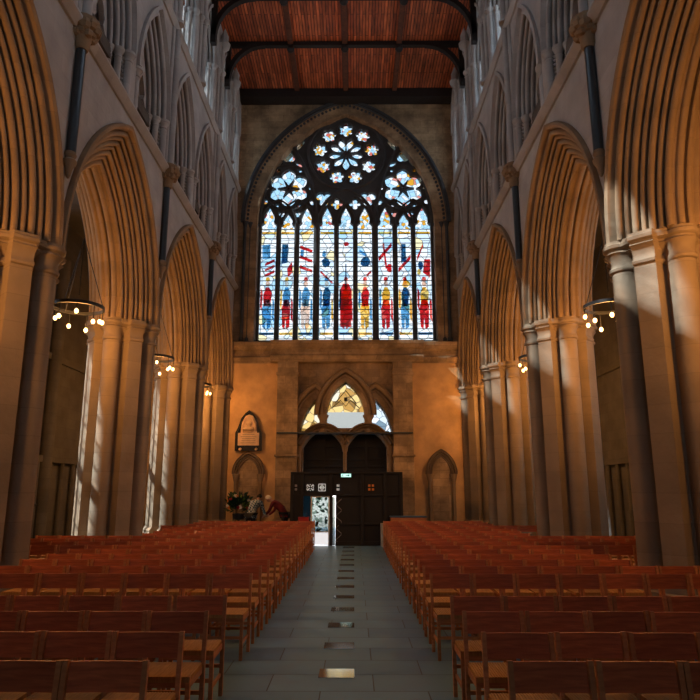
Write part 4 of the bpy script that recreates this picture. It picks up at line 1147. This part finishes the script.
# ================================================================ PEOPLE AND SMALL THINGS AT THE BACK
def skin_body(name, joints, edges, m, parent, sub=2):
    me = bpy.data.meshes.new(name); me.from_pydata([j[0] for j in joints], edges, []); me.materials.append(m)
    o = bpy.data.objects.new(name, me); COL.objects.link(o); o.parent = parent
    md = o.modifiers.new('skin', 'SKIN'); md.use_smooth_shade = True
    sv = me.skin_vertices[0].data if me.skin_vertices else None
    if sv is None:
        return o
    for i, j in enumerate(joints):
        r = j[1]; r = tuple(q*1.16 for q in r) if isinstance(r, tuple) else r*1.12; sv[i].radius = r if isinstance(r, tuple) else (r, r)
    sv[0].use_root = True
    s = o.modifiers.new('sub', 'SUBSURF'); s.levels = s.render_levels = sub
    return o
def add_skin_layer(me):
    pass
def figure(loc, rz, lean, top, legs, hair, label, side_lean=0.0, arms='down'):
    """adult facing +x' (local +y), bent forward at the hips by lean radians"""
    o = empty('person', loc, rz, label, 'person')
    hip = Vector((0, 0, .92)); d = Vector((side_lean, sin(lean), cos(lean))).normalized()
    chest = hip+d*.38; sh = hip+d*.52; neck = hip+d*.58
    hd_ = (d+Vector((0, .45, -.1))).normalized(); head = neck+hd_*.15
    dn = Vector((0, .25, -1)).normalized()
    def V(p): return tuple(p)
    # torso with sleeves
    J = [(V(hip), (.155, .125)), (V(hip+d*.18), (.145, .115)), (V(chest), (.17, .125)), (V(sh), (.12, .09)), (V(neck), .058), (V(hip-Vector((0, 0, .08))), (.165, .13))]
    E = [(0, 1), (1, 2), (2, 3), (3, 4), (0, 5)]
    hands = []
    for s in (-1, 1):
        a = sh+Vector((s*.19, 0, -.02)); el = a+Vector((s*.05, .10, -.27)); wr = el+Vector((-s*.03, .19, -.15)); b = len(J)
        J += [(V(a), .062), (V(el), .048), (V(wr), .036)]; E += [(3, b), (b, b+1), (b+1, b+2)]; hands.append((s, wr, (wr-el).normalized()))
    bodyo = skin_body('upper_clothing', J, E, top, o)
    J = [(V(hip), (.15, .125))]; E = []
    for s in (-1, 1):
        b = len(J); J += [((s*.095, 0, .84), .095), ((s*.10, .02, .48), .062), ((s*.10, -.01, .10), .045)]; E += [(0, b), (b, b+1), (b+1, b+2)]
    skin_body('trousers', J, E, legs, o)
    for s in (-1, 1):
        part(MB().sph((s*.10, .06, .05), .06, 10, 7, (.8, 2.1, .8)), 'shoe', M['black'], o, True)
    # head with face, neck
    c = head+hd_*.05; up = hd_; fw = (Vector((0, 1, 0))-up*up.y).normalized(); rt = fw.cross(up)
    mh = MB(); hb = MB().sph((0, 0, 0), .1, 16, 12, (.78, .95, 1.18)); mh.add([c+rt*x+fw*y+up*z for x, y, z in hb.v], hb.f)
    mh.sph(c+fw*.10-up*.015, .018, 6, 5, (1, 1, 1)); mh.tube([neck-d*.05, c-up*.06], .05, 10)
    for s in (-1, 1): mh.sph(c+rt*s*.078-up*.01, .022, 6, 5, (.5, 1, 1.2))
    part(mh, 'head', M['skin'], o, True)
    ey = MB()
    for s in (-1, 1): ey.sph(c+rt*s*.03+fw*.088+up*.01, .010, 6, 5)
    ey.tube([c-rt*.022+fw*.085-up*.05, c+fw*.09-up*.052, c+rt*.022+fw*.085-up*.05], .005, 5)
    part(ey, 'eyes_and_mouth', M['dark_hair'], o, True)
    hr = MB(); hb = MB().sph((0, 0, 0), .108, 16, 12, (.80, .95, 1.12)); hr.add([c-fw*.022+up*.022+rt*x+fw*min(y, .055)+up*z for x, y, z in hb.v], hb.f)
    part(hr, 'hair', hair, o, True)
    # hands: palm plus five fingers each
    for s, wr, dr in hands:
        hm = MB(); side = Vector((1, 0, 0)); pal = wr+dr*.05
        hm.sph(pal, .038, 8, 6, (1, .9, 1.1)); hm.tube([wr-dr*.03, pal], .026, 8)
        for k, (off, ln) in enumerate(((-.027, .062), (-.009, .075), (.009, .07), (.026, .055))):
            b0 = pal+side*off+dr*.03; b1 = b0+dr*ln*.55+Vector((0, .0, -.008)); b2 = b1+dr*ln*.4+Vector((0, -.015, -.02)); hm.tube([b0, b1, b2], [.0095, .009, .007], 6)
        t0 = pal-side*s*.03; hm.tube([t0, t0-side*s*.025+dr*.03, t0-side*s*.02+dr*.055], [.011, .010, .008], 6)
        part(hm, 'hand', M['skin'], o, True)
    return o
YP = D-1.9
def atw(px_, Y): return (px_-354)*(Y*cos(TH))/640
figure((atw(285.5, YP+.4), YP+.4, 0), pi/2-.25, .88, M['red_cloth'], M['trouser'], M['white_hair'], 'white-haired person in a dark red jumper bending forward behind the chairs')
figure((atw(252, YP)+.02, YP-.3, 0), -.35, .80, M['shirt'], M['trouser'], M['dark_hair'], 'dark-haired person in a blue and white patterned shirt leaning towards the flowers')
# flower arrangement on a stand
fx = atw(239.5, D-.85); fy = D-.85
fo = empty('flower_arrangement', (fx, fy, 0), label='large arrangement of dark foliage and mixed flowers on a stand below the blocked left doorway', cat='flowers')
part(MB().lathe([(.22, 0), (.22, .04), (.04, .08), (.04, .62), (.2, .66), (.24, .84), (.22, .85), (.18, .72), (.01, .7)], 18), 'pedestal', M['pot'], fo, True)
def blob_leaves(cnt, c, rx, rz, size, seed):
    rnd = random.Random(seed); mb = MB()
    for _ in range(cnt):
        a = rnd.uniform(0, 2*pi); u = rnd.uniform(-.6, 1); r = rnd.uniform(.35, 1)
        p = Vector((c[0]+rx*r*cos(a)*sqrt(max(0, 1-u*u*.8)), c[1]+rx*r*sin(a)*sqrt(max(0, 1-u*u*.8)), c[2]+rz*u*r))
        d = Vector((cos(a), sin(a), u+.5)).normalized(); s_ = d.orthogonal().normalized(); L = size*rnd.uniform(.6, 1.4)
        mb.add([p, p+d*L*.5+s_*L*.22, p+d*L, p+d*L*.5-s_*L*.22], [(0, 1, 2, 3)])
    return mb
part(blob_leaves(420, (0, 0, 1.12), .42, .42, .16, 1), 'foliage', M['leaf'], fo)
part(blob_leaves(40, (.0, -.12, 1.15), .3, .25, .13, 2), 'light_foliage', M['leaf2'], fo)
rnd = random.Random(5)
for k in range(20):
    a = rnd.uniform(0, 2*pi); u = rnd.uniform(-.3, .9); r = .42
    p = (r*cos(a)*sqrt(1-u*u*.7), -abs(r*sin(a)*sqrt(1-u*u*.7)), 1.12+.42*u)
    fb = MB(); fb.sph(p, .022, 6, 4)
    for q in range(6): b = 2*pi*q/6; fb.sph((p[0]+.035*cos(b), p[1]-.005, p[2]+.035*sin(b)), .022, 6, 4, (1, .5, 1))
    part(fb, 'flower', M[['fl_red', 'fl_white', 'fl_orange', 'fl_lime', 'fl_white'][k % 5]], fo, True)
# small table with red box left of the lobby
def table(loc, w_, d_, h_, mat, name, label):
    o = empty(name, loc, label=label, cat='table')
    part(MB().box(-w_/2, w_/2, -d_/2, d_/2, h_-.04, h_), 'table_top', mat, o, bev=.006)
    for sx in (-1, 1):
        for sy in (-1, 1): part(MB().box(sx*(w_/2-.05)-.025, sx*(w_/2-.05)+.025, sy*(d_/2-.05)-.025, sy*(d_/2-.05)+.025, 0, h_-.04), 'leg', mat, o)
    part(MB().box(-w_/2+.04, w_/2-.04, -d_/2+.03, d_/2-.03, .25, .28), 'shelf', mat, o)
    return o
table((LX(309)-.12, LY-.55+.1, 0), .50, .4, .70, M['chair'], 'side_table', 'small wooden table left of the bright open door')
tb = empty('collection_box', (LX(309)-.12, LY-.45, .70), label='red box on the small table beside the bright door', cat='box')
part(MB().box(-.16, .16, -.1, .1, 0, .16), 'body', M['red_box'], tb, bev=.01); part(MB().box(-.17, .17, -.11, .11, .16, .18), 'lid', M['red_box'], tb, bev=.005)
ct = empty('book_cabinet', (LX(399)+.25, LY-.25+.1, 0), label='low cabinet under a dark blue cloth right of the lobby doors', cat='cabinet')
part(MB().box(-.55, .55, -.2, .2, 0, .86), 'body', M['chair'], ct, bev=.01); part(MB().box(-.57, .57, -.22, .22, .86, .90), 'cloth_cover', M['blue_cloth'], ct, bev=.01)
# pale end board of the right-hand front row
eb = MB().box(-.04, .04, -.3, .12, 0, .68).build('row_end_board', M['grey_board'], loc=(.86, LY-.15, 0), bev=.01); tag(eb, 'pale upright board at the end of the last right-hand chair row', 'board')
# iron screen in the left aisle
scn = empty('iron_screen', (XL-4.2, 15.5, 0), label='dark iron railing in the left aisle behind the chairs', cat='railing')
part(MB().box(-.03, .03, -3.2, 3.2, 1.25, 1.32).box(-.03, .03, -3.2, 3.2, .1, .16), 'rail', M['iron'], scn)
bb = MB()
for k in range(33): bb.tube([(0, -3.2+k*.2, 0), (0, -3.2+k*.2, 1.45)], .014, 5)
part(bb, 'bars', M['iron'], scn)
# notice stand in the right aisle
ns_ = empty('notice_stand', (XR+2.05, 12.9, 0), label='slim stand holding a pale blue leaflet behind the right piers', cat='stand')
part(MB().lathe([(.18, 0), (.18, .03), (.02, .05), (.02, 1.1)], 14), 'pole', M['iron'], ns_, True)
pb = MB().box(-.16, .16, -.012, .012, -.11, .11); mtx = Matrix.Translation((0, 0, 1.15)) @ Matrix.Rotation(-.6, 4, 'X')
part(MB().add([mtx @ Vector(p) for p in pb.v], pb.f), 'leaflet', M['blue_cloth'], ns_)
# small white carved figure on a bracket on the aisle wall, seen beside the right pier
sf = empty('white_figurine', (XR+2.25, 13.6, 1.55), label='small white carved figure on a dark bracket in the right aisle', cat='statue')
b = MB(); b.lathe([(.01, 0), (.12, .01), (.11, .05), (.06, .12), (.08, .2), (.05, .28), (.05, .34), (.02, .38)], 10); b.tube([(0, 0, .22), (-.12, -.02, .30), (-.16, -.02, .36)], .025, 6); part(b, 'figure', M['paper'], sf, True)
part(MB().box(-.12, .12, -.12, .12, -1.55, 0), 'bracket', M['oak'], sf)
